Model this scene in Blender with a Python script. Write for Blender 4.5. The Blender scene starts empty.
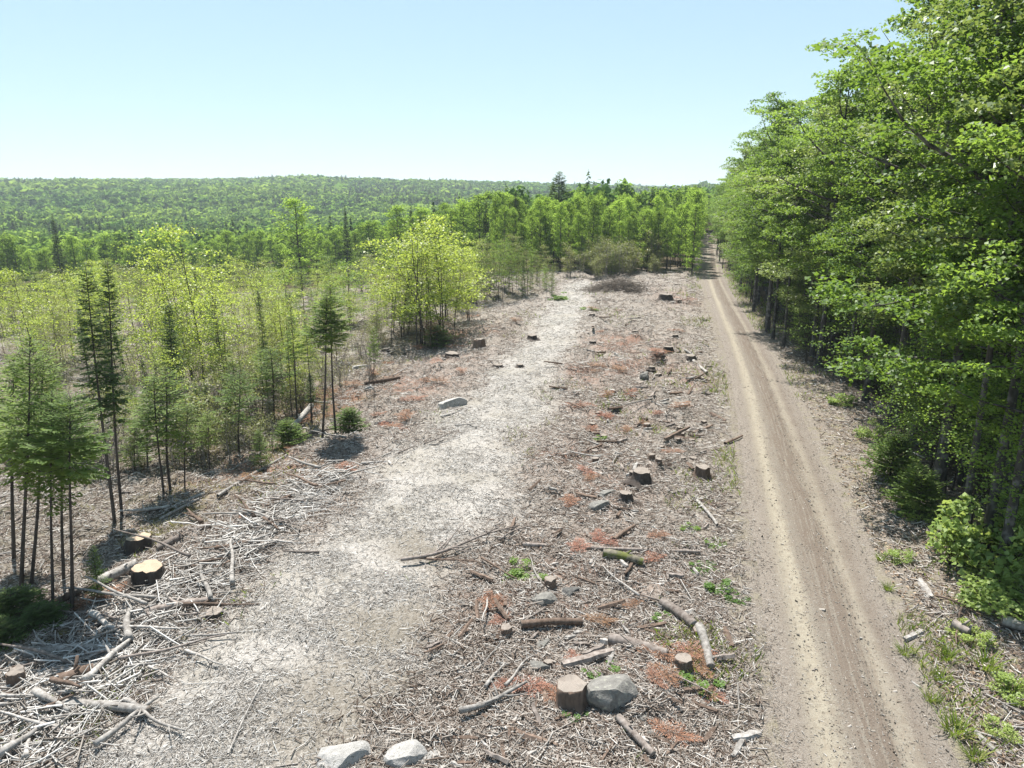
import bpy, bmesh, math, random
import numpy as np
from mathutils import Vector, Matrix, Euler

random.seed(11)
rng = np.random.default_rng(11)
PI = math.pi
scene = bpy.context.scene
COL = scene.collection

# ------------------------------------------------------------------ camera frame (world metres, camera over the origin)
CAM_H = 11.0
PITCH = math.radians(14.9)
FPX = 711.0
cP, sP = math.cos(PITCH), math.sin(PITCH)


def smooth(a, b, x):
    t = np.clip((np.asarray(x, float) - a) / (b - a), 0.0, 1.0)
    return t * t * (3 - 2 * t)


# value noise on a lattice, used for terrain, masks and scatter density
_perm = rng.integers(0, 1 << 30, 4096)


def _hash(ix, iy, k):
    h = (ix * 73856093) ^ (iy * 19349663) ^ (k * 83492791)
    return (_perm[h & 4095] & 0xFFFF) / 65535.0


def vnoise(x, y, scale, k=0):
    x = np.asarray(x, float) / scale
    y = np.asarray(y, float) / scale
    ix = np.floor(x).astype(np.int64)
    iy = np.floor(y).astype(np.int64)
    fx, fy = x - ix, y - iy
    fx = fx * fx * (3 - 2 * fx)
    fy = fy * fy * (3 - 2 * fy)
    a = _hash(ix, iy, k) * (1 - fx) + _hash(ix + 1, iy, k) * fx
    b = _hash(ix, iy + 1, k) * (1 - fx) + _hash(ix + 1, iy + 1, k) * fx
    return a * (1 - fy) + b * fy


def fbm(x, y, scale, k=0, octv=3):
    s, a, t = 0.0, 1.0, 0.0
    for i in range(octv):
        s = s + a * vnoise(x, y, scale / 2 ** i, k + i * 7)
        t += a
        a *= 0.5
    return s / t


# ------------------------------------------------------------------ terrain
YAW = math.radians(14.7)
DX, DY = math.sin(YAW), math.cos(YAW)      # along the road
NX, NY = math.cos(YAW), -math.sin(YAW)     # to the right of the road


def road_t(s):
    return 3.97 - 2.07 * smooth(38, 108, s) + 0.004 * np.maximum(0.0, np.asarray(s, float) - 205.0) ** 2


def st(x, y):
    return x * DX + y * DY, x * NX + y * NY


def xy(s, t):
    return s * DX + t * NX, s * DY + t * NY


def hgt0(x, y):
    """large scale relief"""
    x = np.asarray(x, float)
    y = np.asarray(y, float)
    r = np.hypot(x, y)
    az = np.degrees(np.arctan2(x, y))
    s, t = st(x, y)
    wl = smooth(6, -16, az) if False else 1 - smooth(-16, 6, az)
    nearroad = np.exp(-((t - 2) / 32.0) ** 2) * (y > 0)
    drop = -8.0 * smooth(60, 180, r) * wl - 6.0 * smooth(115, 300, r)
    ridge = np.interp(az, [-60, -35, -29, -23, -19, -16, -12, -7, -2, 4, 9, 14, 20, 40], [10, 14.5, 17.5, 17.5, 20, 22.5, 19, 14.5, 10.5, 5, 2, -1, -1, 3]) + 3.0 * (fbm(x, y, 130, 191, 3) - 0.5)
    hill = smooth(300, 1150, r) * (ridge + 14 + 2.0 * wl)
    far = smooth(1500, 2600, r) * np.interp(az, [-60, -10, 2, 6, 10, 14, 17, 30], [0, 0, 9, 16, 17, 12, 6, 4])
    und = 11.0 * (fbm(x, y, 230, 3, 3) - 0.5) * smooth(220, 480, r) * (1 - smooth(850, 1150, r))
    near = (0.55 * (fbm(x, y, 9, 5, 3) - 0.5) + 0.25 * (fbm(x, y, 2.2, 9, 2) - 0.5)) * (1 - smooth(150, 300, r))
    flat = np.exp(-((t - road_t(s)) / 3.2) ** 2)          # graded road bed
    near = near * (1 - 0.93 * flat)
    # lower ground left of the slash heap
    lf = smooth(0.0, 14.0, -(t + 9.0 - 0.0 * s)) * (1 - smooth(60, 95, s))
    return (drop * (1 - 0.95 * nearroad) + und * (1 - nearroad) + hill + far + near - 0.9 * lf)


def H(x, y):
    h = hgt0(x, y)
    s, t = st(np.asarray(x, float), np.asarray(y, float))
    d = np.abs(t - road_t(s)) / np.interp(s, [30, 95], [0.87, 0.72])
    return h - 0.10 * (1 - smooth(1.2, 2.3, d)) * ((s > -40) & (s < 400))


def h1(x, y):
    return float(H(np.array([x]), np.array([y]))[0])


def ray(u, v):
    a, b = u - 512.0, 384.0 - v
    return np.array([a, b * sP + FPX * cP, b * cP - FPX * sP])


def G(u, v):
    """ground point seen at photo pixel (u, v): march the sight line onto the terrain"""
    d = ray(u, v)
    d = d / np.linalg.norm(d)
    ts = np.concatenate([np.linspace(8, 160, 900), np.linspace(160.5, 900, 900)])
    P = d[None, :] * ts[:, None]
    z = P[:, 2] + CAM_H
    g = z - H(P[:, 0], P[:, 1])
    i = int(np.argmax(g < 0)) if (g < 0).any() else len(ts) - 1
    i = max(i, 1)
    f = g[i - 1] / (g[i - 1] - g[i] + 1e-9)
    q = P[i - 1] * (1 - f) + P[i] * f
    return Vector((q[0], q[1], h1(q[0], q[1])))


def dist(p):
    return math.sqrt(p.x ** 2 + p.y ** 2 + (p.z - CAM_H) ** 2)


def px_size(p, px):
    return px * dist(p) / FPX


def topz(p, v):
    """height above the ground at p of a point seen on photo row v straight above p"""
    yy = p.y
    # row v: b = 384 - v ; z from direction ratio at depth yy
    b = 384.0 - v
    dz = (b * cP - FPX * sP) / (b * sP + FPX * cP)
    return CAM_H + dz * yy - p.z


# ------------------------------------------------------------------ mesh builder
class MB:
    def __init__(self):
        self.v, self.q, self.t, self.n = [], [], [], 0

    def add(self, verts, quads=None, tris=None):
        verts = np.asarray(verts, np.float32).reshape(-1, 3)
        if quads is not None and len(quads):
            self.q.append(np.asarray(quads, np.int32).reshape(-1, 4) + self.n)
        if tris is not None and len(tris):
            self.t.append(np.asarray(tris, np.int32).reshape(-1, 3) + self.n)
        self.v.append(verts)
        self.n += len(verts)

    def tube(self, pts, rad, n=6, cap=True, wob=0.0):
        pts = np.asarray(pts, float)
        m = len(pts)
        rad = np.broadcast_to(np.asarray(rad, float), (m,))
        tan = np.gradient(pts, axis=0)
        tan /= np.linalg.norm(tan, axis=1, keepdims=True) + 1e-9
        ref = np.array([0, 0, 1.0]) if abs(tan[:, 2]).mean() < 0.8 else np.array([1.0, 0, 0])
        a = np.cross(tan, ref)
        a /= np.linalg.norm(a, axis=1, keepdims=True) + 1e-9
        b = np.cross(tan, a)
        th = np.arange(n) / n * 2 * PI
        rr = rad[:, None] * (1 + (wob * rng.normal(size=(m, n)) if wob else 0))
        V = pts[:, None, :] + rr[..., None] * (np.cos(th)[None, :, None] * a[:, None, :] + np.sin(th)[None, :, None] * b[:, None, :])
        i, j = np.meshgrid(np.arange(m - 1), np.arange(n), indexing='ij')
        j2 = (j + 1) % n
        Q = np.stack([i * n + j, i * n + j2, (i + 1) * n + j2, (i + 1) * n + j], -1).reshape(-1, 4)
        V = V.reshape(-1, 3)
        T = []
        if cap:
            V = np.vstack([V, pts[:1], pts[-1:]])
            for k in range(n):
                T.append([m * n, (k + 1) % n, k])
                T.append([m * n + 1, (m - 1) * n + k, (m - 1) * n + (k + 1) % n])
        self.add(V, Q, T)

    def mesh(self, name, smooth_shade=False):
        me = bpy.data.meshes.new(name)
        V = np.concatenate(self.v) if self.v else np.zeros((0, 3), np.float32)
        Q = np.concatenate(self.q) if self.q else np.zeros((0, 4), np.int32)
        T = np.concatenate(self.t) if self.t else np.zeros((0, 3), np.int32)
        me.vertices.add(len(V))
        me.vertices.foreach_set('co', V.astype(np.float32).ravel())
        me.loops.add(Q.size + T.size)
        me.loops.foreach_set('vertex_index', np.concatenate([Q.ravel(), T.ravel()]).astype(np.int32))
        me.polygons.add(len(Q) + len(T))
        me.polygons.foreach_set('loop_start', np.concatenate([np.arange(len(Q)) * 4, Q.size + np.arange(len(T)) * 3]).astype(np.int32))
        if smooth_shade:
            me.polygons.foreach_set('use_smooth', np.ones(len(Q) + len(T), bool))
        me.update(calc_edges=True)
        return me


def link(name, me, mat, parent=None):
    o = bpy.data.objects.new(name, me)
    COL.objects.link(o)
    if mat is not None and me is not None and not me.materials:
        me.materials.append(mat)
    if parent is not None:
        o.parent = parent
    return o


def tag(o, label=None, cat=None, group=None, kind=None):
    if label:
        o['label'] = label
    if cat:
        o['category'] = cat
    if group:
        o['group'] = group
    if kind:
        o['kind'] = kind
    return o


def thing(name, loc, rz=0.0, sc=1.0, tilt=(0, 0)):
    o = bpy.data.objects.new(name, None)
    COL.objects.link(o)
    o.empty_display_size = 0.2
    o.location = loc
    o.rotation_euler = (tilt[0], tilt[1], rz)
    o.scale = (sc, sc, sc) if not isinstance(sc, tuple) else sc
    return o


def place(name, parts, loc, rz, sc, label, cat, group=None, tilt=(0, 0)):
    """a thing whose parts are (part name, mesh, material)"""
    t = thing(name, loc, rz, sc, tilt)
    tag(t, label, cat, group)
    for pn, me, mat in parts:
        link(pn, me, mat, t)
    return t


# ------------------------------------------------------------------ materials
class NT:
    def __init__(self, name):
        self.m = bpy.data.materials.new(name)
        self.m.use_nodes = True
        self.nt = self.m.node_tree
        self.nt.nodes.clear()
        self.out = self.nt.nodes.new('ShaderNodeOutputMaterial')

    def n(self, typ, **kw):
        nd = self.nt.nodes.new(typ)
        for k, v in kw.items():
            if k.startswith('i_'):
                key = k[2:]
                key = int(key) if key.isdigit() else key.replace('_', ' ')
                s = nd.inputs[key]
                if isinstance(v, bpy.types.NodeSocket):
                    self.nt.links.new(v, s)
                else:
                    s.default_value = v
            else:
                setattr(nd, k, v)
        return nd

    def l(self, a, b):
        self.nt.links.new(a, b)

    def noise(self, vec, scale, detail=4, rough=0.6, dist=0.0):
        nd = self.n('ShaderNodeTexNoise', i_Scale=scale, i_Detail=detail, i_Roughness=rough, i_Distortion=dist)
        if vec is not None:
            self.l(vec, nd.inputs['Vector'])
        return nd.outputs['Fac']

    def ramp(self, fac, stops, interp='LINEAR'):
        nd = self.n('ShaderNodeValToRGB')
        cr = nd.color_ramp
        cr.interpolation = interp
        while len(cr.elements) < len(stops):
            cr.elements.new(0.5)
        for e, (p, c) in zip(cr.elements, stops):
            e.position = p
            e.color = (c[0], c[1], c[2], 1) if isinstance(c, (tuple, list)) else (c, c, c, 1)
        self.l(fac, nd.inputs['Fac'])
        return nd.outputs['Color']

    def mix(self, fac, a, b, blend='MIX'):
        nd = self.n('ShaderNodeMix', data_type='RGBA', blend_type=blend)
        for s, v in ((nd.inputs[0], fac), (nd.inputs[6], a), (nd.inputs[7], b)):
            if isinstance(v, bpy.types.NodeSocket):
                self.l(v, s)
            elif isinstance(v, (tuple, list)):
                s.default_value = (v[0], v[1], v[2], 1)
            else:
                s.default_value = v
        return nd.outputs[2]

    def math(self, op, a, b=0.0, c=None, clamp=False):
        nd = self.n('ShaderNodeMath', operation=op, use_clamp=clamp)
        for i, v in enumerate((a, b, c)):
            if v is None:
                continue
            if isinstance(v, bpy.types.NodeSocket):
                self.l(v, nd.inputs[i])
            else:
                nd.inputs[i].default_value = v
        return nd.outputs[0]

    def attr(self, name):
        return self.n('ShaderNodeAttribute', attribute_name=name).outputs['Fac']

    def principled(self, color, rough=0.9, spec=0.2, bump=None, bump_strength=0.5, bump_dist=0.02):
        p = self.n('ShaderNodeBsdfPrincipled', i_Roughness=rough)
        p.inputs['Specular IOR Level'].default_value = spec
        if isinstance(color, bpy.types.NodeSocket):
            self.l(color, p.inputs['Base Color'])
        else:
            p.inputs['Base Color'].default_value = (*color, 1)
        if bump is not None:
            b = self.n('ShaderNodeBump', i_Strength=bump_strength, i_Distance=bump_dist)
            self.l(bump, b.inputs['Height'])
            self.l(b.outputs[0], p.inputs['Normal'])
        return p

    def finish(self, shader):
        self.l(shader, self.out.inputs['Surface'])
        return self.m


def leaf_mat(name, c_dark, c_light, trans, tmix=0.35, rough=0.45, spec=0.35, objvar=0.25):
    k = NT(name)
    geo = k.n('ShaderNodeNewGeometry')
    oi = k.n('ShaderNodeObjectInfo')
    col = k.mix(geo.outputs['Random Per Island'], c_dark, c_light)
    val = k.math('MULTIPLY_ADD', oi.outputs['Random'], objvar, 1 - objvar / 2)
    hue = k.math('MULTIPLY_ADD', oi.outputs['Random'], -0.03, 0.515)
    hs = k.n('ShaderNodeHueSaturation', i_Saturation=1.0)
    k.l(col, hs.inputs['Color'])
    k.l(val, hs.inputs['Value'])
    k.l(hue, hs.inputs['Hue'])
    p = k.principled(hs.outputs[0], rough, spec)
    hs2 = k.n('ShaderNodeHueSaturation', i_Saturation=1.0)
    hs2.inputs['Color'].default_value = (*trans, 1)
    k.l(val, hs2.inputs['Value'])
    tr = k.n('ShaderNodeBsdfTranslucent')
    k.l(hs2.outputs[0], tr.inputs['Color'])
    mx = k.n('ShaderNodeMixShader', i_0=tmix)
    k.l(p.outputs[0], mx.inputs[1])
    k.l(tr.outputs[0], mx.inputs[2])
    return k.finish(mx.outputs[0])


def far_leaf_mat():
    k = NT('hillside_leaf')
    geo = k.n('ShaderNodeNewGeometry')
    tone = k.attr('tone')
    col = k.mix(tone, (0.045, 0.096, 0.030), (0.145, 0.218, 0.054))
    val = k.math('MULTIPLY_ADD', geo.outputs['Random Per Island'], 0.5, 0.75)
    col = k.mix(1.0, col, val, 'MULTIPLY')
    p = k.principled(col, 0.9, 0.02)
    tr = k.n('ShaderNodeBsdfTranslucent')
    k.l(k.mix(tone, (0.15, 0.29, 0.05), (0.37, 0.52, 0.08)), tr.inputs['Color'])
    mx = k.n('ShaderNodeMixShader', i_0=0.42)
    k.l(p.outputs[0], mx.inputs[1])
    k.l(tr.outputs[0], mx.inputs[2])
    return k.finish(mx.outputs[0])


def bark_mat(name, c1, c2, scale=6.0, patch=None):
    k = NT(name)
    tc = k.n('ShaderNodeTexCoord')
    mp = k.n('ShaderNodeMapping')
    mp.inputs['Scale'].default_value = (1, 1, 0.25)
    k.l(tc.outputs['Object'], mp.inputs['Vector'])
    nz = k.noise(mp.outputs[0], scale, 5, 0.65)
    col = k.ramp(nz, [(0.3, c1), (0.7, c2)])
    if patch:
        n2 = k.noise(tc.outputs['Object'], 2.5, 3, 0.5)
        f = k.ramp(n2, [(0.52, 0.0), (0.62, 1.0)])
        col = k.mix(f, col, patch)
    oi = k.n('ShaderNodeObjectInfo')
    val = k.math('MULTIPLY_ADD', oi.outputs['Random'], 0.5, 0.75)
    hs = k.n('ShaderNodeHueSaturation')
    k.l(col, hs.inputs['Color'])
    k.l(val, hs.inputs['Value'])
    p = k.principled(hs.outputs[0], 0.9, 0.15, nz, 0.7, 0.02)
    return k.finish(p.outputs[0])


def island_mat(name, stops, rough=0.85, trans=None):
    k = NT(name)
    geo = k.n('ShaderNodeNewGeometry')
    col = k.ramp(geo.outputs['Random Per Island'], stops)
    tc = k.n('ShaderNodeTexCoord')
    nz = k.noise(tc.outputs['Object'], 25.0, 2, 0.5)
    f = k.math('MULTIPLY_ADD', nz, 0.6, 0.7)
    col = k.mix(1.0, col, f, 'MULTIPLY')
    p = k.principled(col, rough, 0.2)
    if trans:
        tr = k.n('ShaderNodeBsdfTranslucent')
        tr.inputs['Color'].default_value = (*trans, 1)
        mx = k.n('ShaderNodeMixShader', i_0=0.35)
        k.l(p.outputs[0], mx.inputs[1])
        k.l(tr.outputs[0], mx.inputs[2])
        return k.finish(mx.outputs[0])
    return k.finish(p.outputs[0])


M = {}
M['leaf'] = leaf_mat('hardwood_leaf', (0.060, 0.120, 0.022), (0.130, 0.215, 0.046), (0.31, 0.46, 0.06), 0.40, 0.5, 0.28, objvar=0.35)
M['leaf_pale'] = leaf_mat('pale_hardwood_leaf', (0.10, 0.15, 0.045), (0.20, 0.26, 0.10), (0.34, 0.44, 0.09), 0.34, 0.42, 0.4, objvar=0.3)
M['leaf_dark'] = leaf_mat('dark_hardwood_leaf', (0.048, 0.098, 0.020), (0.100, 0.175, 0.036), (0.24, 0.38, 0.045), 0.38, 0.5, 0.28, objvar=0.3)
M['leaf_mid'] = leaf_mat('far_hardwood_leaf', (0.078, 0.145, 0.030), (0.155, 0.235, 0.048), (0.36, 0.52, 0.075), 0.46, rough=0.9, spec=0.03, objvar=0.6)
M['leaf_far'] = far_leaf_mat()
M['leaf_spring'] = leaf_mat('spring_leaf', (0.16, 0.22, 0.032), (0.27, 0.33, 0.055), (0.52, 0.63, 0.09), 0.46, objvar=0.35)
M['leaf_shrub'] = leaf_mat('shrub_leaf', (0.17, 0.24, 0.06), (0.30, 0.38, 0.11), (0.46, 0.58, 0.13), 0.42)
M['leaf_olive'] = leaf_mat('brush_leaf', (0.13, 0.15, 0.045), (0.21, 0.23, 0.07), (0.30, 0.33, 0.08), 0.35)
M['needle'] = leaf_mat('fir_needles', (0.072, 0.118, 0.030), (0.155, 0.218, 0.055), (0.30, 0.42, 0.08), 0.38, 0.6, 0.15, 0.4)
M['needle_dark'] = leaf_mat('spruce_needles', (0.042, 0.074, 0.028), (0.090, 0.132, 0.044), (0.16, 0.24, 0.06), 0.32, 0.7, 0.08)
M['needle_red'] = leaf_mat('dead_needles', (0.19, 0.095, 0.062), (0.34, 0.20, 0.135), (0.25, 0.14, 0.09), 0.2, 0.9, 0.05)
M['bark_dark'] = bark_mat('fir_bark', (0.035, 0.028, 0.024), (0.095, 0.080, 0.070))
M['bark_grey'] = bark_mat('hardwood_bark', (0.038, 0.034, 0.030), (0.105, 0.097, 0.088), 6.0, (0.17, 0.165, 0.155))
M['bark_pale'] = bark_mat('pale_bark', (0.12, 0.11, 0.10), (0.30, 0.28, 0.26))
M['log_bark'] = bark_mat('log_bark', (0.10, 0.078, 0.066), (0.29, 0.255, 0.23), 9.0)
M['log_grey'] = bark_mat('weathered_wood', (0.14, 0.125, 0.112), (0.40, 0.38, 0.355), 10.0)
M['log_brown'] = bark_mat('brown_wood', (0.065, 0.046, 0.034), (0.18, 0.132, 0.105), 9.0)
M['log_moss'] = bark_mat('mossy_bark', (0.06, 0.055, 0.04), (0.20, 0.18, 0.14), 9.0, (0.10, 0.11, 0.035))
M['brush'] = island_mat('brush_twigs', [(0.0, (0.12, 0.10, 0.085)), (0.5, (0.22, 0.19, 0.17)), (1.0, (0.38, 0.35, 0.32))])
M['twig_dead'] = island_mat('dead_twigs', [(0.0, (0.09, 0.075, 0.06)), (1.0, (0.21, 0.18, 0.15))])
M['chips'] = island_mat('weathered_chips', [(0.0, (0.10, 0.085, 0.07)), (0.22, (0.24, 0.218, 0.195)), (0.6, (0.405, 0.387, 0.362)), (1.0, (0.60, 0.585, 0.56))])
M['twigs'] = island_mat('brown_twigs', [(0.0, (0.085, 0.06, 0.045)), (0.25, (0.18, 0.142, 0.116)), (0.5, (0.285, 0.250, 0.218)), (0.8, (0.365, 0.335, 0.302)), (1.0, (0.52, 0.50, 0.47))])
M['litter'] = island_mat('leaf_litter', [(0.0, (0.07, 0.045, 0.03)), (0.5, (0.17, 0.115, 0.075)), (1.0, (0.33, 0.26, 0.19))])
M['gravel'] = island_mat('road_gravel', [(0.0, (0.12, 0.104, 0.088)), (0.5, (0.20, 0.176, 0.148)), (1.0, (0.38, 0.355, 0.325))])
M['grass'] = island_mat('grass_blades', [(0.0, (0.08, 0.13, 0.02)), (0.6, (0.16, 0.22, 0.035)), (1.0, (0.30, 0.30, 0.10))], 0.6, (0.26, 0.36, 0.04))
M['grass_dry'] = island_mat('dry_grass', [(0.0, (0.16, 0.15, 0.06)), (0.6, (0.30, 0.27, 0.14)), (1.0, (0.42, 0.37, 0.24))], 0.7, (0.28, 0.27, 0.10))


def cut_mat(name, c1, c2, c3):
    k = NT(name)
    tc = k.n('ShaderNodeTexCoord')
    w = k.n('ShaderNodeTexWave', wave_type='RINGS', rings_direction='Z', i_Scale=14.0, i_Distortion=3.0, i_Detail=3.0)
    k.l(tc.outputs['Object'], w.inputs['Vector'])
    col = k.ramp(w.outputs['Fac'], [(0.0, c1), (1.0, c2)])
    nz = k.noise(tc.outputs['Object'], 3.5, 4, 0.6)
    col = k.mix(k.ramp(nz, [(0.45, 0.0), (0.7, 0.75)]), col, c3)
    return k.finish(k.principled(col, 0.85, 0.15, nz, 0.4).outputs[0])


M['cut'] = cut_mat('fresh_cut_wood', (0.31, 0.23, 0.165), (0.44, 0.355, 0.265), (0.24, 0.165, 0.118))
M['cut_old'] = cut_mat('weathered_cut_wood', (0.17, 0.145, 0.124), (0.29, 0.256, 0.224), (0.12, 0.098, 0.083))


def rock_mat(name, c1, c2, lich):
    k = NT(name)
    tc = k.n('ShaderNodeTexCoord')
    a = k.noise(tc.outputs['Object'], 3.0, 6, 0.7)
    b = k.noise(tc.outputs['Object'], 30.0, 3, 0.7)
    col = k.ramp(a, [(0.3, c1), (0.7, c2)])
    col = k.mix(k.ramp(b, [(0.35, 0.35), (0.6, 0.0)]), col, (0.10, 0.10, 0.095))
    c = k.noise(tc.outputs['Object'], 5.5, 5, 0.65)
    col = k.mix(k.ramp(c, [(0.56, 0.0), (0.63, 0.8)]), col, lich)
    s = k.math('ADD', a, k.math('MULTIPLY', b, 0.3))
    return k.finish(k.principled(col, 0.85, 0.25, s, 1.0, 0.06).outputs[0])


M['rock'] = rock_mat('grey_granite', (0.115, 0.110, 0.100), (0.27, 0.258, 0.238), (0.30, 0.30, 0.25))
M['rock_white'] = rock_mat('pale_granite', (0.27, 0.26, 0.245), (0.48, 0.465, 0.445), (0.17, 0.165, 0.145))
M['rock_dark'] = rock_mat('dark_granite', (0.065, 0.063, 0.060), (0.14, 0.136, 0.13), (0.18, 0.185, 0.155))


# ------------------------------------------------------------------ zones on the ground (world coordinates)
def wline(pts):
    """(u, v, half width px) -> world polyline with half widths in metres"""
    out = []
    for u, v, w in pts:
        p = G(u, v)
        out.append((p.x, p.y, px_size(p, w)))
    return np.array(out)


def dline(x, y, L):
    """signed-free distance to polyline divided by the local half width"""
    x = np.asarray(x, float)
    y = np.asarray(y, float)
    best = np.full(x.shape, 1e9)
    for a, b in zip(L[:-1], L[1:]):
        ab = b[:2] - a[:2]
        t = np.clip(((x - a[0]) * ab[0] + (y - a[1]) * ab[1]) / (ab @ ab), 0, 1)
        w = a[2] + (b[2] - a[2]) * t
        d = np.hypot(x - a[0] - t * ab[0], y - a[1] - t * ab[1]) / w
        best = np.minimum(best, d)
    return best


TRAIL = wline([(200, 900, 230), (245, 768, 165), (300, 640, 108), (385, 540, 94), (450, 460, 72), (512, 395, 50), (552, 340, 27), (572, 300, 20), (580, 284, 14)])
BERM = wline([(-60, 720, 60), (60, 690, 52), (130, 640, 44), (215, 580, 30), (290, 520, 22), (340, 480, 14)])
# left edge of the cleared strip
EDGE = wline([(-300, 900, 1), (-60, 690, 1), (80, 610, 1), (200, 530, 1), (300, 455, 1), (380, 410, 1), (430, 350, 1), (490, 312, 1), (556, 292, 1), (560, 276, 1)])


def left_of_edge(x, y):
    """positive metres to the left of the cleared strip's edge"""
    yy = np.clip(y, EDGE[0, 1], EDGE[-1, 1])
    ex = np.interp(yy, EDGE[:, 1], EDGE[:, 0])
    return ex - x


def forest_edge(s):
    """t of the right hand forest's first trunks"""
    return np.interp(s, [-50, 42, 50, 60, 80, 105, 130, 400], [10.3, 9.6, 7.8, 6.5, 5.3, 4.3, 3.7, 3.7])


REDS = [(G(u, v), px_size(G(u, v), w)) for u, v, w in [
    (330, 400, 40), (400, 385, 40), (310, 480, 45), (440, 365, 30), (460, 335, 35), (250, 530, 40), (130, 600, 40), (70, 660, 45), (30, 730, 40),
    (620, 345, 30), (600, 372, 35), (650, 362, 30), (570, 460, 40), (600, 480, 35), (640, 560, 30), (560, 560, 35), (520, 600, 40),
    (650, 655, 35), (690, 650, 30), (580, 620, 30), (480, 590, 40), (545, 690, 30), (690, 300, 25), (610, 420, 30), (700, 380, 20), (250, 470, 35)]]

WORN = [(G(u, v), px_size(G(u, v), w)) for u, v, w in [(400, 620, 75), (360, 705, 95), (425, 545, 45), (440, 690, 70), (470, 760, 80)]]
MOSS = [(G(u, v), px_size(G(u, v), w)) for u, v, w in [(60, 640, 45), (10, 655, 50), (190, 505, 30), (250, 442, 40), (300, 470, 30), (90, 625, 30), (60, 700, 25), (230, 490, 25)]]


def zones(x, y):
    """dict of 0..1 masks"""
    x = np.asarray(x, float)
    y = np.asarray(y, float)
    s, t = st(x, y)
    r = np.hypot(x, y)
    n1 = fbm(x, y, 4.0, 21, 3) - 0.5
    n2 = fbm(x, y, 1.2, 31, 2) - 0.5
    d = dline(x, y, TRAIL) + 1.1 * n1 + 0.5 * n2
    trail = 1 - smooth(0.40, 1.50, d)
    lft = left_of_edge(x, y) + 3.0 * n1
    left = smooth(-0.5, 2.5, lft)
    tr = t - road_t(s)
    tf = t - forest_edge(s)
    forest = smooth(-1.2, 1.2, tf + 2.2 * n1)
    verge = smooth(1.6, 2.4, tr + 0.8 * n1) * (1 - forest)
    shoulder = np.exp(-((tr) / 3.0) ** 4)
    red = np.zeros_like(x)
    for p, w in REDS:
        dd = np.hypot((x - p.x) / (w * 1.3), (y - p.y) / (w * 1.8))
        red = np.maximum(red, np.exp(-dd ** 2))
    red = np.clip(red * (0.4 + 2.7 * (fbm(x, y, 1.6, 41, 3) - 0.32)), 0, 1) * (1 - 0.8 * trail)
    red = red * (1 - np.exp(-(tr / 2.4) ** 4))
    worn = np.zeros_like(x)
    for p, w in WORN:
        worn = np.maximum(worn, np.exp(-(np.hypot(x - p.x, y - p.y) / w) ** 4))
    worn = worn * smooth(0.30, 0.56, fbm(x, y, 1.8, 141, 3))
    moss = np.zeros_like(x)
    for p, w in MOSS:
        moss = np.maximum(moss, np.exp(-(np.hypot(x - p.x, y - p.y) / w) ** 2))
    moss = moss * smooth(0.38, 0.55, fbm(x, y, 0.9, 151, 3))
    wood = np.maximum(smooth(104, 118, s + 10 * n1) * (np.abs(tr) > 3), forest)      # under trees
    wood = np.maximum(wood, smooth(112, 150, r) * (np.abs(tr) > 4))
    return dict(trail=trail, left=left * (1 - wood), forest=wood, verge=verge, shoulder=shoulder, red=red, worn=worn, moss=moss, tr=tr, tf=tf, s=s, t=t, r=r, n1=n1, lft=lft)



def micro(X, Y, z):
    """clods, root plates and buried slash between trail and road and left of the trail"""
    clod = 0.36 * smooth(0.60, 0.85, vnoise(X, Y, 1.4, 171)) + 0.24 * smooth(0.55, 0.85, vnoise(X, Y, 0.7, 181))
    cz = 1 - smooth(-4.2, -2.8, z['tr'])
    return clod * cz * (1 - z['trail']) * (1 - z['forest']) * (0.42 + 0.58 * smooth(20, 42, z['r'])) * (1 - smooth(105, 120, z['r']))


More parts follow.
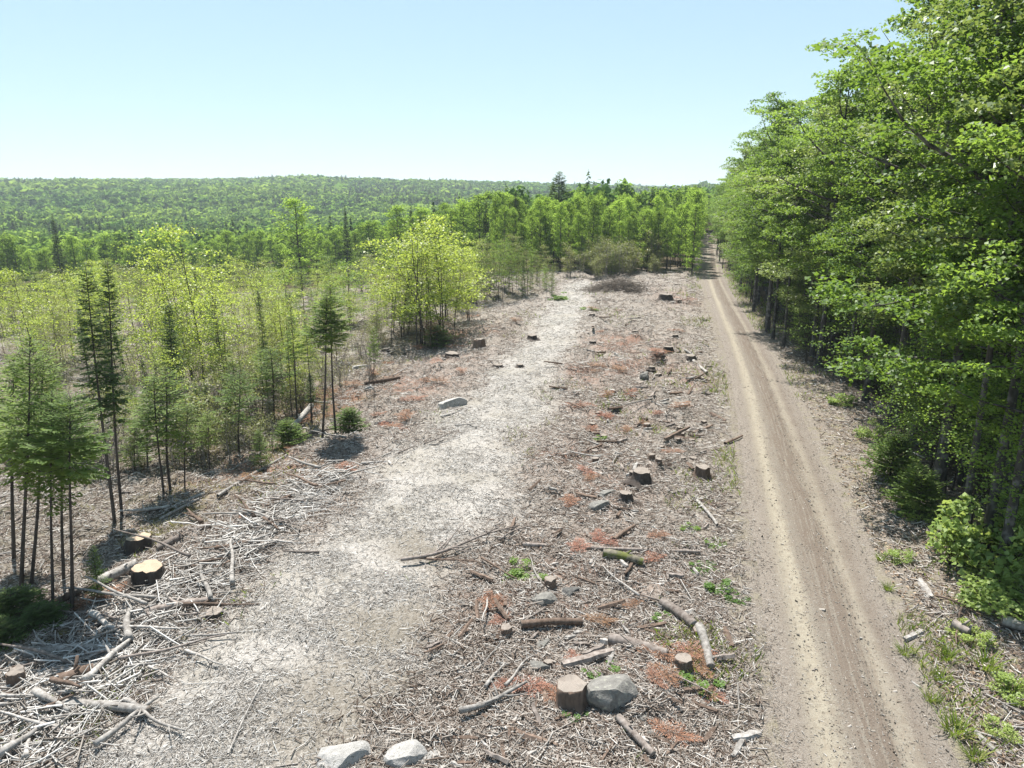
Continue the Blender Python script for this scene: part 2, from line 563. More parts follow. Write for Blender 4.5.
# ------------------------------------------------------------------ ground sheet: polar grid, finest near the viewer
def build_ground():
    rs = [0.0]
    r = 2.0
    while r < 4200:
        rs.append(r)
        r += max(0.16, r * 0.0115) if r < 130 else r * 0.03
    rs = np.array(rs)
    a = np.concatenate([np.radians(np.arange(-48, 48, 0.28)), np.radians(np.arange(48, 312, 4.0))])
    nr, na = len(rs), len(a)
    R, A = np.meshgrid(rs[1:], a, indexing='ij')
    X, Y = R * np.sin(A), R * np.cos(A)
    X, Y = X.ravel(), Y.ravel()
    X = np.concatenate([[0.0], X])
    Y = np.concatenate([[0.0], Y])
    Z = H(X, Y)
    z = zones(X, Y)
    rough = (0.10 * (fbm(X, Y, 0.7, 51, 2) - 0.5) + 0.10 * (fbm(X, Y, 0.35, 61, 2) - 0.5)) * (1 - np.exp(-(z['tr'] / 2.3) ** 4)) * (1 - smooth(60, 110, z['r']))
    Z = Z + rough * (1 - 0.5 * z['trail'])
    Z = Z + micro(X, Y, z)
    mb = MB()
    i, j = np.meshgrid(np.arange(nr - 2), np.arange(na), indexing='ij')
    j2 = (j + 1) % na
    Q = 1 + np.stack([i * na + j, (i + 1) * na + j, (i + 1) * na + j2, i * na + j2], -1).reshape(-1, 4)[:, ::-1]
    T = np.stack([np.zeros(na, int), 1 + (np.arange(na) + 1) % na, 1 + np.arange(na)], -1)[:, ::-1]
    mb.add(np.stack([X, Y, Z], -1), Q[:, ::-1], T[:, ::-1])
    me = mb.mesh('ground', True)
    for nm in ('trail', 'left', 'forest', 'verge', 'shoulder', 'red', 'worn', 'moss'):
        at = me.attributes.new(nm, 'FLOAT', 'POINT')
        at.data.foreach_set('value', z[nm].astype(np.float32))
    k = NT('ground_slash')
    geo = k.n('ShaderNodeNewGeometry')
    pos = geo.outputs['Position']
    big = k.noise(pos, 0.35, 5, 0.6)
    med = k.noise(pos, 1.6, 5, 0.65)
    fine = k.noise(pos, 9.0, 4, 0.7)
    grit = k.noise(pos, 38.0, 3, 0.7)
    # stretched noise: chips and needles lying every way
    mp = k.n('ShaderNodeMapping')
    mp.inputs['Scale'].default_value = (1.0, 0.35, 1.0)
    mp.inputs['Rotation'].default_value = (0, 0, 0.5)
    k.l(pos, mp.inputs['Vector'])
    strk = k.noise(mp.outputs[0], 26.0, 3, 0.65, 0.6)
    mp2 = k.n('ShaderNodeMapping')
    mp2.inputs['Scale'].default_value = (0.35, 1.0, 1.0)
    mp2.inputs['Rotation'].default_value = (0, 0, 0.9)
    k.l(pos, mp2.inputs['Vector'])
    strk2 = k.noise(mp2.outputs[0], 24.0, 3, 0.65, 0.6)
    chip = k.math('MAXIMUM', strk, strk2)
    base = k.ramp(chip, [(0.42, (0.098, 0.084, 0.070)), (0.53, (0.222, 0.196, 0.170)), (0.62, (0.335, 0.308, 0.279)), (0.75, (0.45, 0.427, 0.40))])
    base = k.mix(k.ramp(med, [(0.40, 0.0), (0.62, 0.55)]), base, (0.178, 0.150, 0.124))
    tcol = k.ramp(chip, [(0.40, (0.18, 0.162, 0.143)), (0.52, (0.29, 0.271, 0.248)), (0.64, (0.40, 0.382, 0.357)), (0.8, (0.49, 0.475, 0.45))])
    tcol = k.mix(k.ramp(big, [(0.44, 0.0), (0.64, 0.6)]), tcol, k.ramp(fine, [(0.35, (0.16, 0.145, 0.115)), (0.65, (0.30, 0.275, 0.235))]))
    col = k.mix(k.attr('trail'), base, tcol)
    col = k.mix(k.math('MULTIPLY', k.attr('worn'), 0.85), col, k.ramp(chip, [(0.40, (0.095, 0.082, 0.062)), (0.55, (0.165, 0.145, 0.118)), (0.72, (0.28, 0.26, 0.23))]))
    lcol = k.ramp(k.math('ADD', k.math('MULTIPLY', med, 0.6), k.math('MULTIPLY', fine, 0.4)),
                  [(0.36, (0.075, 0.060, 0.045)), (0.47, (0.135, 0.116, 0.090)), (0.55, (0.205, 0.186, 0.160)), (0.66, (0.32, 0.305, 0.28))])
    lcol = k.mix(k.ramp(big, [(0.48, 0.0), (0.62, 0.6)]), lcol, (0.115, 0.108, 0.048))
    col = k.mix(k.attr('left'), col, lcol)
    col = k.mix(k.math('MULTIPLY', k.attr('moss'), 0.9), col, k.ramp(fine, [(0.35, (0.06, 0.06, 0.02)), (0.6, (0.16, 0.165, 0.05))]))
    red = k.math('MULTIPLY', k.attr('red'), k.ramp(fine, [(0.35, 0.15), (0.6, 1.0)]))
    col = k.mix(red, col, k.ramp(grit, [(0.35, (0.12, 0.062, 0.042)), (0.7, (0.29, 0.165, 0.115))]))
    vcol = k.ramp(fine, [(0.36, (0.105, 0.088, 0.064)), (0.52, (0.185, 0.155, 0.128)), (0.68, (0.30, 0.27, 0.24))])
    vcol = k.mix(k.ramp(med, [(0.5, 0.0), (0.66, 0.7)]), vcol, (0.17, 0.17, 0.06))
    col = k.mix(k.math('MULTIPLY', k.attr('verge'), 0.85), col, vcol)
    scol = k.ramp(grit, [(0.33, (0.112, 0.092, 0.074)), (0.5, (0.178, 0.154, 0.130)), (0.68, (0.27, 0.248, 0.222))])
    scol = k.mix(k.ramp(med, [(0.45, 0.0), (0.7, 0.5)]), scol, (0.20, 0.185, 0.11))
    col = k.mix(k.attr('shoulder'), col, scol)
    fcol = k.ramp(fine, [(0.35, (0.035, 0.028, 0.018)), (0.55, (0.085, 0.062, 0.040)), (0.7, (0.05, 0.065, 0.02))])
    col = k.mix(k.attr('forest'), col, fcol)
    hb = k.math('ADD', k.math('MULTIPLY', chip, 0.6), k.math('MULTIPLY', fine, 0.8))
    p = k.principled(col, 0.95, 0.1, hb, 0.9, 0.06)
    o = link('ground', me, k.finish(p.outputs[0]))
    tag(o, kind='structure')
    return o


def build_road():
    ss = np.concatenate([np.arange(-12, 130, 0.35), np.arange(130, 420, 2.0)])
    half = 2.35
    tt = np.linspace(-half, half, 41)
    S, T_ = np.meshgrid(ss, tt, indexing='ij')
    Tc = T_ * np.interp(S, [30, 95], [0.87, 0.72]) + road_t(S)
    X, Y = xy(S, Tc)
    Z = hgt0(X, Y) * 1.0
    prof = np.interp(np.abs(T_), [0, 1.25, 1.6, 1.9, half], [0.045, 0.03, 0.012, -0.02, -0.14])
    prof = prof - 0.035 * np.exp(-((np.abs(T_ + 0.12) - 0.85) / 0.20) ** 2)      # wheel ruts
    prof = prof + 0.018 * (fbm(X, Y, 0.8, 71, 3) - 0.5) + 0.05 * (fbm(X, Y, 3.0, 75, 2) - 0.5) * (np.abs(T_) > 1.4)
    Z = Z + prof
    m, n = len(ss), len(tt)
    i, j = np.meshgrid(np.arange(m - 1), np.arange(n - 1), indexing='ij')
    Q = np.stack([i * n + j, i * n + j + 1, (i + 1) * n + j + 1, (i + 1) * n + j], -1).reshape(-1, 4)
    mb = MB()
    mb.add(np.stack([X.ravel(), Y.ravel(), Z.ravel()], -1), Q)
    me = mb.mesh('dirt_road', True)
    for nm, arr in (('across', T_ + 0 * S), ('along', S)):
        at = me.attributes.new(nm, 'FLOAT', 'POINT')
        at.data.foreach_set('value', arr.ravel().astype(np.float32))
    k = NT('dirt_road')
    pos = k.n('ShaderNodeNewGeometry').outputs['Position']
    ac, al = k.attr('across'), k.attr('along')
    cv = k.n('ShaderNodeCombineXYZ')
    k.l(ac, cv.inputs[0])
    k.l(k.math('MULTIPLY', al, 0.045), cv.inputs[1])
    lane = k.noise(cv.outputs[0], 2.6, 5, 0.62, 0.3)          # long streaks along the wheel paths
    lane2 = k.noise(cv.outputs[0], 9.0, 3, 0.6, 0.2)
    med = k.noise(pos, 0.9, 5, 0.65)
    fine = k.noise(pos, 7.0, 4, 0.7)
    grit = k.noise(pos, 45.0, 3, 0.75)
    dirt = k.ramp(grit, [(0.3, (0.110, 0.096, 0.078)), (0.52, (0.170, 0.150, 0.124)), (0.72, (0.25, 0.227, 0.196))])
    pale = k.ramp(grit, [(0.3, (0.205, 0.182, 0.141)), (0.6, (0.285, 0.258, 0.206))])
    brown = k.ramp(grit, [(0.3, (0.082, 0.064, 0.050)), (0.6, (0.142, 0.114, 0.092))])

    def band(c, w, wob):
        d = k.math('ABSOLUTE', k.math('SUBTRACT', k.math('MULTIPLY_ADD', lane, wob, ac), c + wob * 0.5))
        return k.math('SUBTRACT', 1.0, k.math('DIVIDE', d, w), clamp=True)

    f1 = k.math('MULTIPLY', band(-0.95, 0.55, 0.7), k.ramp(med, [(0.30, 0.5), (0.6, 1.0)]))
    f2 = k.math('MULTIPLY', band(0.95, 0.4, 0.9), k.ramp(med, [(0.35, 0.3), (0.65, 1.0)]))
    b1 = k.math('MULTIPLY', band(0.25, 0.75, 0.7), k.ramp(lane2, [(0.38, 0.0), (0.55, 1.0)]))
    b2 = k.math('MULTIPLY', band(1.35, 0.5, 0.6), 0.5)
    sm = lambda f: k.ramp(f, [(0.05, 0.0), (0.6, 1.0)])
    dirt = k.mix(k.ramp(fine, [(0.38, 0.55), (0.55, 0.0)]), dirt, (0.155, 0.125, 0.10))
    pale = k.mix(k.ramp(fine, [(0.40, 0.6), (0.56, 0.0)]), pale, (0.19, 0.16, 0.124))
    col = k.mix(k.math('MULTIPLY', sm(b1), 0.8), dirt, brown)
    col = k.mix(sm(b2), col, brown)
    col = k.mix(sm(f1), col, pale)
    col = k.mix(k.math('MULTIPLY', sm(f2), 0.5), col, pale)
    # tyre tread streaks
    col = k.mix(k.ramp(lane2, [(0.56, 0.0), (0.68, 0.14)]), col, (0.15, 0.115, 0.085))
    # shoulders like the ground beside the road
    edge = k.ramp(k.math('ADD', k.math('ABSOLUTE', ac), k.math('MULTIPLY_ADD', fine, 0.9, -0.45)), [(0.0, 0.0), (1.0, 1.0)])
    ed = k.n('ShaderNodeMapRange', i_1=0.95, i_2=1.7)
    k.l(k.math('ADD', k.math('ABSOLUTE', ac), k.math('ADD', k.math('MULTIPLY_ADD', fine, 1.0, -0.5), k.math('MULTIPLY_ADD', med, 1.0, -0.5))), ed.inputs[0])
    scol = k.ramp(grit, [(0.33, (0.112, 0.092, 0.074)), (0.5, (0.178, 0.154, 0.130)), (0.68, (0.27, 0.248, 0.222))])
    col = k.mix(ed.outputs[0], col, scol)
    hb = k.math('ADD', k.math('MULTIPLY', grit, 0.5), fine)
    p = k.principled(col, 0.95, 0.1, hb, 0.8, 0.04)
    o = link('dirt_road', me, k.finish(p.outputs[0]))
    tag(o, kind='structure')
    return o


build_ground()
build_road()


# ------------------------------------------------------------------ plant meshes
def rot_frame(d):
    """two unit vectors square to direction rows d"""
    d = np.asarray(d, float)
    ref = np.where(np.abs(d[:, 2:3]) < 0.9, np.array([[0, 0, 1.0]]), np.array([[1.0, 0, 0]]))
    a = np.cross(d, ref)
    a /= np.linalg.norm(a, axis=1, keepdims=True) + 1e-9
    b = np.cross(a, d)
    return a, b


def add_leaves(mb, C, size, flat=0.55, droop=0.25, aspect=0.8):
    """one folded leaf (bent quad) at every row of C; mostly flat to the sky, tips hanging"""
    n = len(C)
    az = rng.uniform(0, 2 * PI, n)
    d = np.stack([np.cos(az), np.sin(az), -droop + rng.normal(0, flat * 0.6, n)], -1)
    d /= np.linalg.norm(d, axis=1, keepdims=True)
    a, b = rot_frame(d)
    roll = rng.normal(0, flat, n)
    s = a * np.cos(roll)[:, None] + b * np.sin(roll)[:, None]
    up = np.cross(s, d)
    sz = size * rng.uniform(0.65, 1.25, n)[:, None]
    w = sz * aspect * 0.5
    base = C - d * sz * 0.5
    tip = C + d * sz * 0.5 - up * 0.08 * sz
    lf = C - d * sz * 0.05 + s * w + up * 0.16 * sz
    rt = C - d * sz * 0.05 - s * w + up * 0.16 * sz
    V = np.stack([base, rt, tip, lf], 1).reshape(-1, 3)
    mb.add(V, np.arange(4 * n).reshape(-1, 4))


def bent(p0, d0, length, m=5, lift=0.0, wob=0.08):
    """points of a limb that starts along d0 and bends up or down"""
    pts = [np.array(p0, float)]
    d = np.array(d0, float)
    d /= np.linalg.norm(d)
    for i in range(m):
        d = d + np.array([0, 0, lift / m]) + rng.normal(0, wob, 3)
        d /= np.linalg.norm(d)
        pts.append(pts[-1] + d * length / m)
    return np.array(pts)


def hardwood(name, h=17.0, base=0.25, rad=2.9, limbs=30, leaf=0.13, per=36, r0=0.15, lean=0.4, twigs=4, cl=(0.62, 0.17), rise=52, sides=7, bias=None, forks=1):
    """leafy tree: tapering trunk(s) with limbs, crown of many flat sprays of leaves. returns (trunk mesh, crown mesh)"""
    tb, lb = MB(), MB()
    cents = []
    for fk in range(forks):
        off = rng.normal(0, 1, 2)
        lx, ly = rng.normal(0, lean, 2) + (off * 0.8 if forks > 1 else 0)
        m = 12
        f = np.linspace(0, 1, m)
        tp = np.stack([lx * f ** 1.5 + 0.10 * np.sin(f * 7 + off[0]) * f, ly * f ** 1.5 + 0.10 * np.cos(f * 6 + off[1]) * f, h * f * (1 if fk == 0 else rng.uniform(0.75, 0.95))], -1)
        rr = r0 * (1 - f) ** 0.8 + 0.018
        rr[0] *= 1.35
        tp[0, 2] -= 0.25
        tb.tube(tp, rr if forks == 1 else rr * 0.7, sides, cap=False)
        nl = limbs // forks
        for i in range(nl):
            g = base + (0.99 - base) * ((i + rng.uniform(0, 1)) / nl)
            k = g * (m - 1)
            i0 = min(int(k), m - 2)
            p = tp[i0] + (tp[i0 + 1] - tp[i0]) * (k - i0)
            q = (g - base) / (1 - base)
            prof = (0.62 + 0.55 * q) if q < 0.45 else (0.87 * (1 - ((q - 0.45) / 0.55) ** 2.2) + 0.16)
            L = rad * prof * rng.uniform(0.7, 1.15)
            az = i * 2.39996 + rng.uniform(-0.5, 0.5)
            if bias is not None:
                L *= 1 + 0.35 * math.cos(az - bias)
            el = math.radians(6 + rise * q + rng.uniform(-12, 12))
            d = [math.cos(az) * math.cos(el), math.sin(az) * math.cos(el), math.sin(el)]
            lp = bent(p, d, L, 5, 0.10, 0.10)
            tb.tube(lp, np.linspace(0.012 + 0.016 * L, 0.006, 6), 4, cap=False)
            for w in (3, 5):
                cents.append((lp[w], L))
            for j in range(twigs):
                w = rng.integers(1, 5)
                fr = rng.uniform(0, 1)
                sp = lp[w] * (1 - fr) + lp[w + 1] * fr
                a2 = az + rng.choice([-1, 1]) * rng.uniform(0.5, 1.25)
                e2 = el * 0.4 + rng.uniform(-0.3, 0.35)
                d2 = [math.cos(a2) * math.cos(e2), math.sin(a2) * math.cos(e2), math.sin(e2)]
                tw = bent(sp, d2, L * rng.uniform(0.28, 0.5), 3, -0.1, 0.1)
                tb.tube(tw, np.linspace(0.012, 0.004, 4), 3, cap=False)
                cents.append((tw[2], L))
                cents.append((tw[3], L))
    for c, L in cents:
        n = int(per * rng.uniform(0.5, 1.4))
        R = cl[0] * rng.uniform(0.6, 1.25)
        rr = R * np.sqrt(rng.uniform(0, 1, n))
        th = rng.uniform(0, 2 * PI, n)
        tilt = rng.normal(0, 0.22, 2)
        x, y = rr * np.cos(th), rr * np.sin(th)
        z = rng.normal(0, cl[1] * 0.5, n) - 0.22 * rr ** 2 / R + tilt[0] * x + tilt[1] * y
        add_leaves(lb, c + np.stack([x, y, z], -1), leaf)
    return tb.mesh(name + '_trunk', True), lb.mesh(name + '_crown')


def conifer(name, h=8.0, base=0.4, rad=1.2, gap=0.20, per=6, r0=0.055, dead=14, shape=0.75, blade=0.05, droop=-0.05, lean=0.15, top=1.0, gaps=0.12):
    tb, lb = MB(), MB()
    m = 10
    f = np.linspace(0, 1, m)
    lx, ly = rng.normal(0, lean, 2)
    tp = np.stack([lx * f + 0.05 * np.sin(5 * f), ly * f + 0.05 * np.cos(4 * f) - 0.05, h * f], -1)
    tp[0, 2] -= 0.2
    tb.tube(tp, r0 * (1 - f) ** 0.9 + 0.007, 6, cap=False)

    def at(g):
        return np.array([np.interp(g, f, tp[:, c]) for c in range(3)])

    z = base * h
    while z < h - 0.08:
        g = z / h
        q = (g - base) / (1 - base)
        lower = 0.55 + 0.45 * min(1, q / 0.18)
        Lw = rad * ((1 - q) ** shape * top + 0.05) * lower
        np_ = per if q < 0.9 else 4
        a0 = rng.uniform(0, 2 * PI)
        for b in range(np_):
            if rng.uniform() < gaps:
                continue
            az = a0 + b * 2 * PI / np_ + rng.uniform(-0.3, 0.3)
            L = Lw * rng.uniform(0.65, 1.15)
            el = droop + 0.55 * q + rng.uniform(-0.15, 0.15)
            d = np.array([math.cos(az) * math.cos(el), math.sin(az) * math.cos(el), math.sin(el)])
            bp = bent(at(g) + np.array([0, 0, rng.uniform(-0.07, 0.07)]), d, L, 4, 0.10, 0.05)
            # flat spray of needle covered twigs
            nt_ = max(4, int(L / 0.09))
            u = np.linspace(0.12, 1.0, nt_)
            P = np.stack([np.interp(u * 4, np.arange(5), bp[:, c]) for c in range(3)], -1)
            side = np.cross(d, [0, 0, 1.0])
            side /= np.linalg.norm(side) + 1e-9
            for sg in (-1, 1):
                tl = (0.10 + 0.34 * L * np.sin(np.clip(1.05 - u, 0.05, 1) * PI * 0.62)) * rng.uniform(0.7, 1.2, nt_)
                dd = d[None, :] * 0.75 + sg * side[None, :] * 0.8 + rng.normal(0, 0.14, (nt_, 3)) + np.array([0, 0, -0.10])
                dd /= np.linalg.norm(dd, axis=1, keepdims=True)
                nrm = np.cross(dd, np.array([0, 0, 1.0])[None, :] + rng.normal(0, 0.35, (nt_, 3)))
                nrm /= np.linalg.norm(nrm, axis=1, keepdims=True) + 1e-9
                w = blade * (0.4 + 0.6 * (1 - q)) * rng.uniform(0.7, 1.3, nt_)[:, None]
                e = P + dd * tl[:, None]
                V = np.stack([P - nrm * w * 0.4, P + (e - P) * 0.6 - nrm * w, e, P + (e - P) * 0.6 + nrm * w], 1).reshape(-1, 3)
                lb.add(V, np.arange(4 * nt_).reshape(-1, 4))
            tb.tube(bp[[0, 2, 4]], [0.010, 0.006, 0.003], 3, cap=False)
        z += gap * (0.28 + 1.0 * (1 - q)) * rng.uniform(0.8, 1.2)
    for k in range(dead):           # dead bare snags below the green crown
        g = rng.uniform(0.08, base + 0.05)
        az = rng.uniform(0, 2 * PI)
        d = [math.cos(az), math.sin(az), rng.uniform(-0.35, 0.25)]
        bp = bent(at(g), d, rng.uniform(0.25, 0.8) * rad, 3, -0.1, 0.12)
        tb.tube(bp, [0.008, 0.006, 0.004, 0.003], 3, cap=False)
    # leader
    tt = at(1.0)
    n = 8
    add_leaves(lb, tt + np.stack([rng.normal(0, 0.03, n), rng.normal(0, 0.03, n), rng.uniform(-0.35, 0.05, n)], -1), 0.10, 0.5, -0.8, 0.25)
    return tb.mesh(name + '_trunk', True), lb.mesh(name + '_crown')


def sapling(name, h=7.0, base=0.3, rad=1.1, limbs=22, leaf=0.085, per=16, r0=0.035, stems=1, twigs=3, cl=(0.33, 0.2), spread=0.3, up=35):
    tb, lb = MB(), MB()
    cents = []
    for sidx in range(stems):
        m = 9
        f = np.linspace(0, 1, m)
        lx, ly = rng.normal(0, spread * (1.0 if stems == 1 else 1.7), 2)
        b0 = rng.normal(0, 0.14 if stems > 1 else 0.0, 2)
        hh = h * (1 if sidx == 0 else rng.uniform(0.65, 1.0))
        tp = np.stack([b0[0] + lx * f ** 1.4 + 0.07 * np.sin(6 * f + lx * 9), b0[1] + ly * f ** 1.4 + 0.07 * np.cos(5 * f + ly * 9), hh * f], -1)
        tp[0, 2] -= 0.2
        tb.tube(tp, r0 * (1 - f) ** 0.8 + 0.006, 5, cap=False)
        nl = max(4, limbs // stems)
        for i in range(nl):
            g = base + (1 - base) * (i + rng.uniform(0, 1)) / nl
            k = min(g, 0.999) * (m - 1)
            i0 = int(k)
            p = tp[i0] + (tp[i0 + 1] - tp[i0]) * (k - i0)
            q = (g - base) / (1 - base)
            L = rad * (0.45 + 0.9 * math.sin(PI * min(0.96, 0.2 + 0.75 * q))) * rng.uniform(0.5, 1.2)
            az = i * 2.39996 + rng.uniform(-0.6, 0.6)
            el = math.radians(up + rng.uniform(-18, 18))
            d = [math.cos(az) * math.cos(el), math.sin(az) * math.cos(el), math.sin(el)]
            lp = bent(p, d, L, 4, 0.05, 0.13)
            tb.tube(lp, np.linspace(0.012, 0.004, 5), 3, cap=False)
            cents += [lp[2], lp[4]]
            for j in range(twigs):
                w = rng.integers(1, 4)
                a2 = az + rng.uniform(-1.3, 1.3)
                d2 = [math.cos(a2), math.sin(a2), rng.uniform(-0.1, 0.7)]
                tw = bent(lp[w], d2, L * rng.uniform(0.25, 0.55), 2, 0, 0.15)
                tb.tube(tw, [0.006, 0.004, 0.003], 3, cap=False)
                cents.append(tw[2])
    for c in cents:
        n = rng.poisson(per)
        if n:
            add_leaves(lb, c + rng.normal(0, 1, (n, 3)) * np.array([cl[0], cl[0], cl[1]]) * 0.6, leaf, 0.7, 0.3)
    return tb.mesh(name + '_stem', True), lb.mesh(name + '_leaves')


def shrub(name, rad=1.0, h=1.0, n=1800, leaf=0.11, stems=14, layers=True):
    tb, lb = MB(), MB()
    for i in range(stems):
        az = i * 2.4
        L = rng.uniform(0.6, 1.0)
        d = [math.cos(az) * rad, math.sin(az) * rad, h * rng.uniform(0.6, 1.3)]
        lp = bent([0.06 * math.cos(az), 0.06 * math.sin(az), -0.05], d, L * math.hypot(rad, h), 4, -0.15, 0.12)
        tb.tube(lp, np.linspace(0.014, 0.004, 5), 4, cap=False)
        for k in range(max(3, n // (stems * 34))):
            w = rng.uniform(1.4, 4)
            c = lp[min(int(w), 3)] * (1 - w % 1) + lp[min(int(w) + 1, 4)] * (w % 1)
            c = c + rng.normal(0, 0.12, 3) * rad
            m = 34
            rr = 0.30 * rad * np.sqrt(rng.uniform(0, 1, m)) * rng.uniform(0.6, 1.2)
            th = rng.uniform(0, 2 * PI, m)
            P = c + np.stack([rr * np.cos(th), rr * np.sin(th), rng.normal(0, 0.05 * h, m)], -1)
            P[:, 2] = np.maximum(P[:, 2], 0.04)
            add_leaves(lb, P, leaf, 0.45, 0.2)
    return tb.mesh(name + '_stem', True), lb.mesh(name + '_leaves')


def blades_mesh(name, n, rad, h, w=0.012, lean=0.5):
    mb = MB()
    th = rng.uniform(0, 2 * PI, n)
    rr = rad * np.sqrt(rng.uniform(0, 1, n)) * 0.5
    B = np.stack([rr * np.cos(th), rr * np.sin(th), np.full(n, -0.02)], -1)
    d = np.stack([np.cos(th) * lean + rng.normal(0, 0.3, n), np.sin(th) * lean + rng.normal(0, 0.3, n), np.ones(n)], -1)
    L = h * rng.uniform(0.5, 1.1, n)[:, None]
    s = np.stack([-np.sin(th), np.cos(th), np.zeros(n)], -1) * w
    mid = B + d * L * 0.55
    tip = B + d * L * np.array([1.35, 1.35, 0.95])
    V = np.stack([B - s, B + s, mid + s * 0.8, mid - s * 0.8, tip], 1).reshape(-1, 3)
    i = np.arange(n) * 5
    mb.add(V, np.stack([i, i + 1, i + 2, i + 3], -1), np.stack([i + 3, i + 2, i + 4], -1))
    return mb.mesh(name)


# ------------------------------------------------------------------ wood and stone meshes
def log_mesh(name, L, r, n=11, bend=0.03, taper=0.85, knots=3, rough=0.05):
    """trunk piece lying along +X from 0 to L; returns (bark mesh, two cut faces mesh)"""
    mb, cbs = MB(), []
    m = max(5, int(L / 0.25) + 2)
    f = np.linspace(0, 1, m)
    ph = rng.uniform(0, 6, 3)
    pts = np.stack([L * f, bend * L * (np.sin(PI * f + ph[0] * 0.1) + 0.4 * np.sin(5 * f + ph[1])), 0.5 * bend * L * np.sin(4 * f + ph[2])], -1)
    pts[:, 2] -= pts[:, 2].mean()
    rad = r * np.linspace(1, taper, m) * (1 + rng.normal(0, rough, m))
    mb.tube(pts, rad, n, cap=False, wob=rough)
    for k in range(knots):
        g = rng.uniform(0.1, 0.9)
        p = np.array([np.interp(g, f, pts[:, c]) for c in range(3)])
        az = rng.uniform(-0.6, PI + 0.6)
        d = np.array([rng.uniform(0.2, 0.8), math.cos(az), math.sin(az)])
        mb.tube(bent(p, d, r * rng.uniform(1.3, 2.6), 2, 0, 0.05), [r * 0.3, r * 0.25, r * 0.2], 5)
    for e, sg in ((0, -1), (-1, 1)):
        c = pts[e] + np.array([sg * 0.012, 0, 0])
        th = np.arange(n) / n * 2 * PI
        rim = c + np.stack([0 * th, np.cos(th) * rad[e] * 0.97, np.sin(th) * rad[e] * 0.97], -1)
        back = rim - np.array([sg * 0.03, 0, 0])
        T = [[0, 1 + k, 1 + (k + 1) % n] if sg > 0 else [0, 1 + (k + 1) % n, 1 + k] for k in range(n)]
        Q = [[1 + k, 1 + n + k, 1 + n + (k + 1) % n, 1 + (k + 1) % n] for k in range(n)]
        cb = MB()
        cb.add(np.vstack([c[None], rim, back]), Q, T)
        cbs.append(cb.mesh(name + '_cut_face'))
    return mb.mesh(name + '_bark', True), cbs


def branch_mesh(name, L, r, subs=3, bend=0.12, sublen=0.35):
    """crooked branch along +X with side shoots that leave it at an angle"""
    mb = MB()
    m = max(6, int(L / 0.3) + 3)
    f = np.linspace(0, 1, m)
    ph = rng.uniform(0, 6, 3)
    pts = np.stack([L * f, bend * L * 0.4 * np.sin(2.0 * f + ph[0]) + 0.012 * L * np.sin(8 * f + ph[1]), r * 0.8 + bend * 0.20 * L * np.sin(3.0 * f + ph[2]) ** 2], -1)
    pts[:, 1] -= pts[:, 1].mean()
    rad = r * (1 - 0.6 * f) * (1 + rng.normal(0, 0.08, m))
    mb.tube(pts, rad, 7, wob=0.05)
    for k in range(subs):
        g = rng.uniform(0.2, 0.85)
        p = np.array([np.interp(g, f, pts[:, c]) for c in range(3)])
        sg = rng.choice([-1, 1])
        d = [rng.uniform(0.3, 0.9), sg * rng.uniform(0.4, 0.9), rng.uniform(-0.05, 0.45)]
        sl = L * sublen * rng.uniform(0.4, 1.1)
        q = bent(p, d, sl, 4, -0.12, 0.12)
        q[:, 2] = np.maximum(q[:, 2], 0.0)
        rr = r * (1 - 0.7 * g) * 0.7
        mb.tube(q, np.linspace(rr, rr * 0.3, 5), 5)
    return mb.mesh(name, True)


def slab_mesh(name, L, w, h):
    """split board or splinter along +X, pointed and uneven"""
    bm = bmesh.new()
    nx = 7
    rings = []
    for i in range(nx):
        f = i / (nx - 1)
        ww = w * (0.5 + 0.5 * math.sin(PI * (0.15 + 0.75 * f))) * (1 + rng.normal(0, 0.08))
        hh = h * (1 - 0.5 * f) * (1 + rng.normal(0, 0.1))
        o = 0.06 * w * rng.normal()
        rings.append([bm.verts.new((L * f, o + a * ww / 2, b * hh + (0.02 if b else 0))) for a, b in ((-1, 0), (1, 0.15), (0.75, 1), (-0.6, 0.9))])
    for a, b in zip(rings[:-1], rings[1:]):
        for k in range(4):
            bm.faces.new([a[k], a[(k + 1) % 4], b[(k + 1) % 4], b[k]])
    bm.faces.new(rings[0][::-1])
    bm.faces.new(rings[-1])
    bmesh.ops.recalc_face_normals(bm, faces=bm.faces)
    me = bpy.data.meshes.new(name)
    bm.to_mesh(me)
    bm.free()
    return me


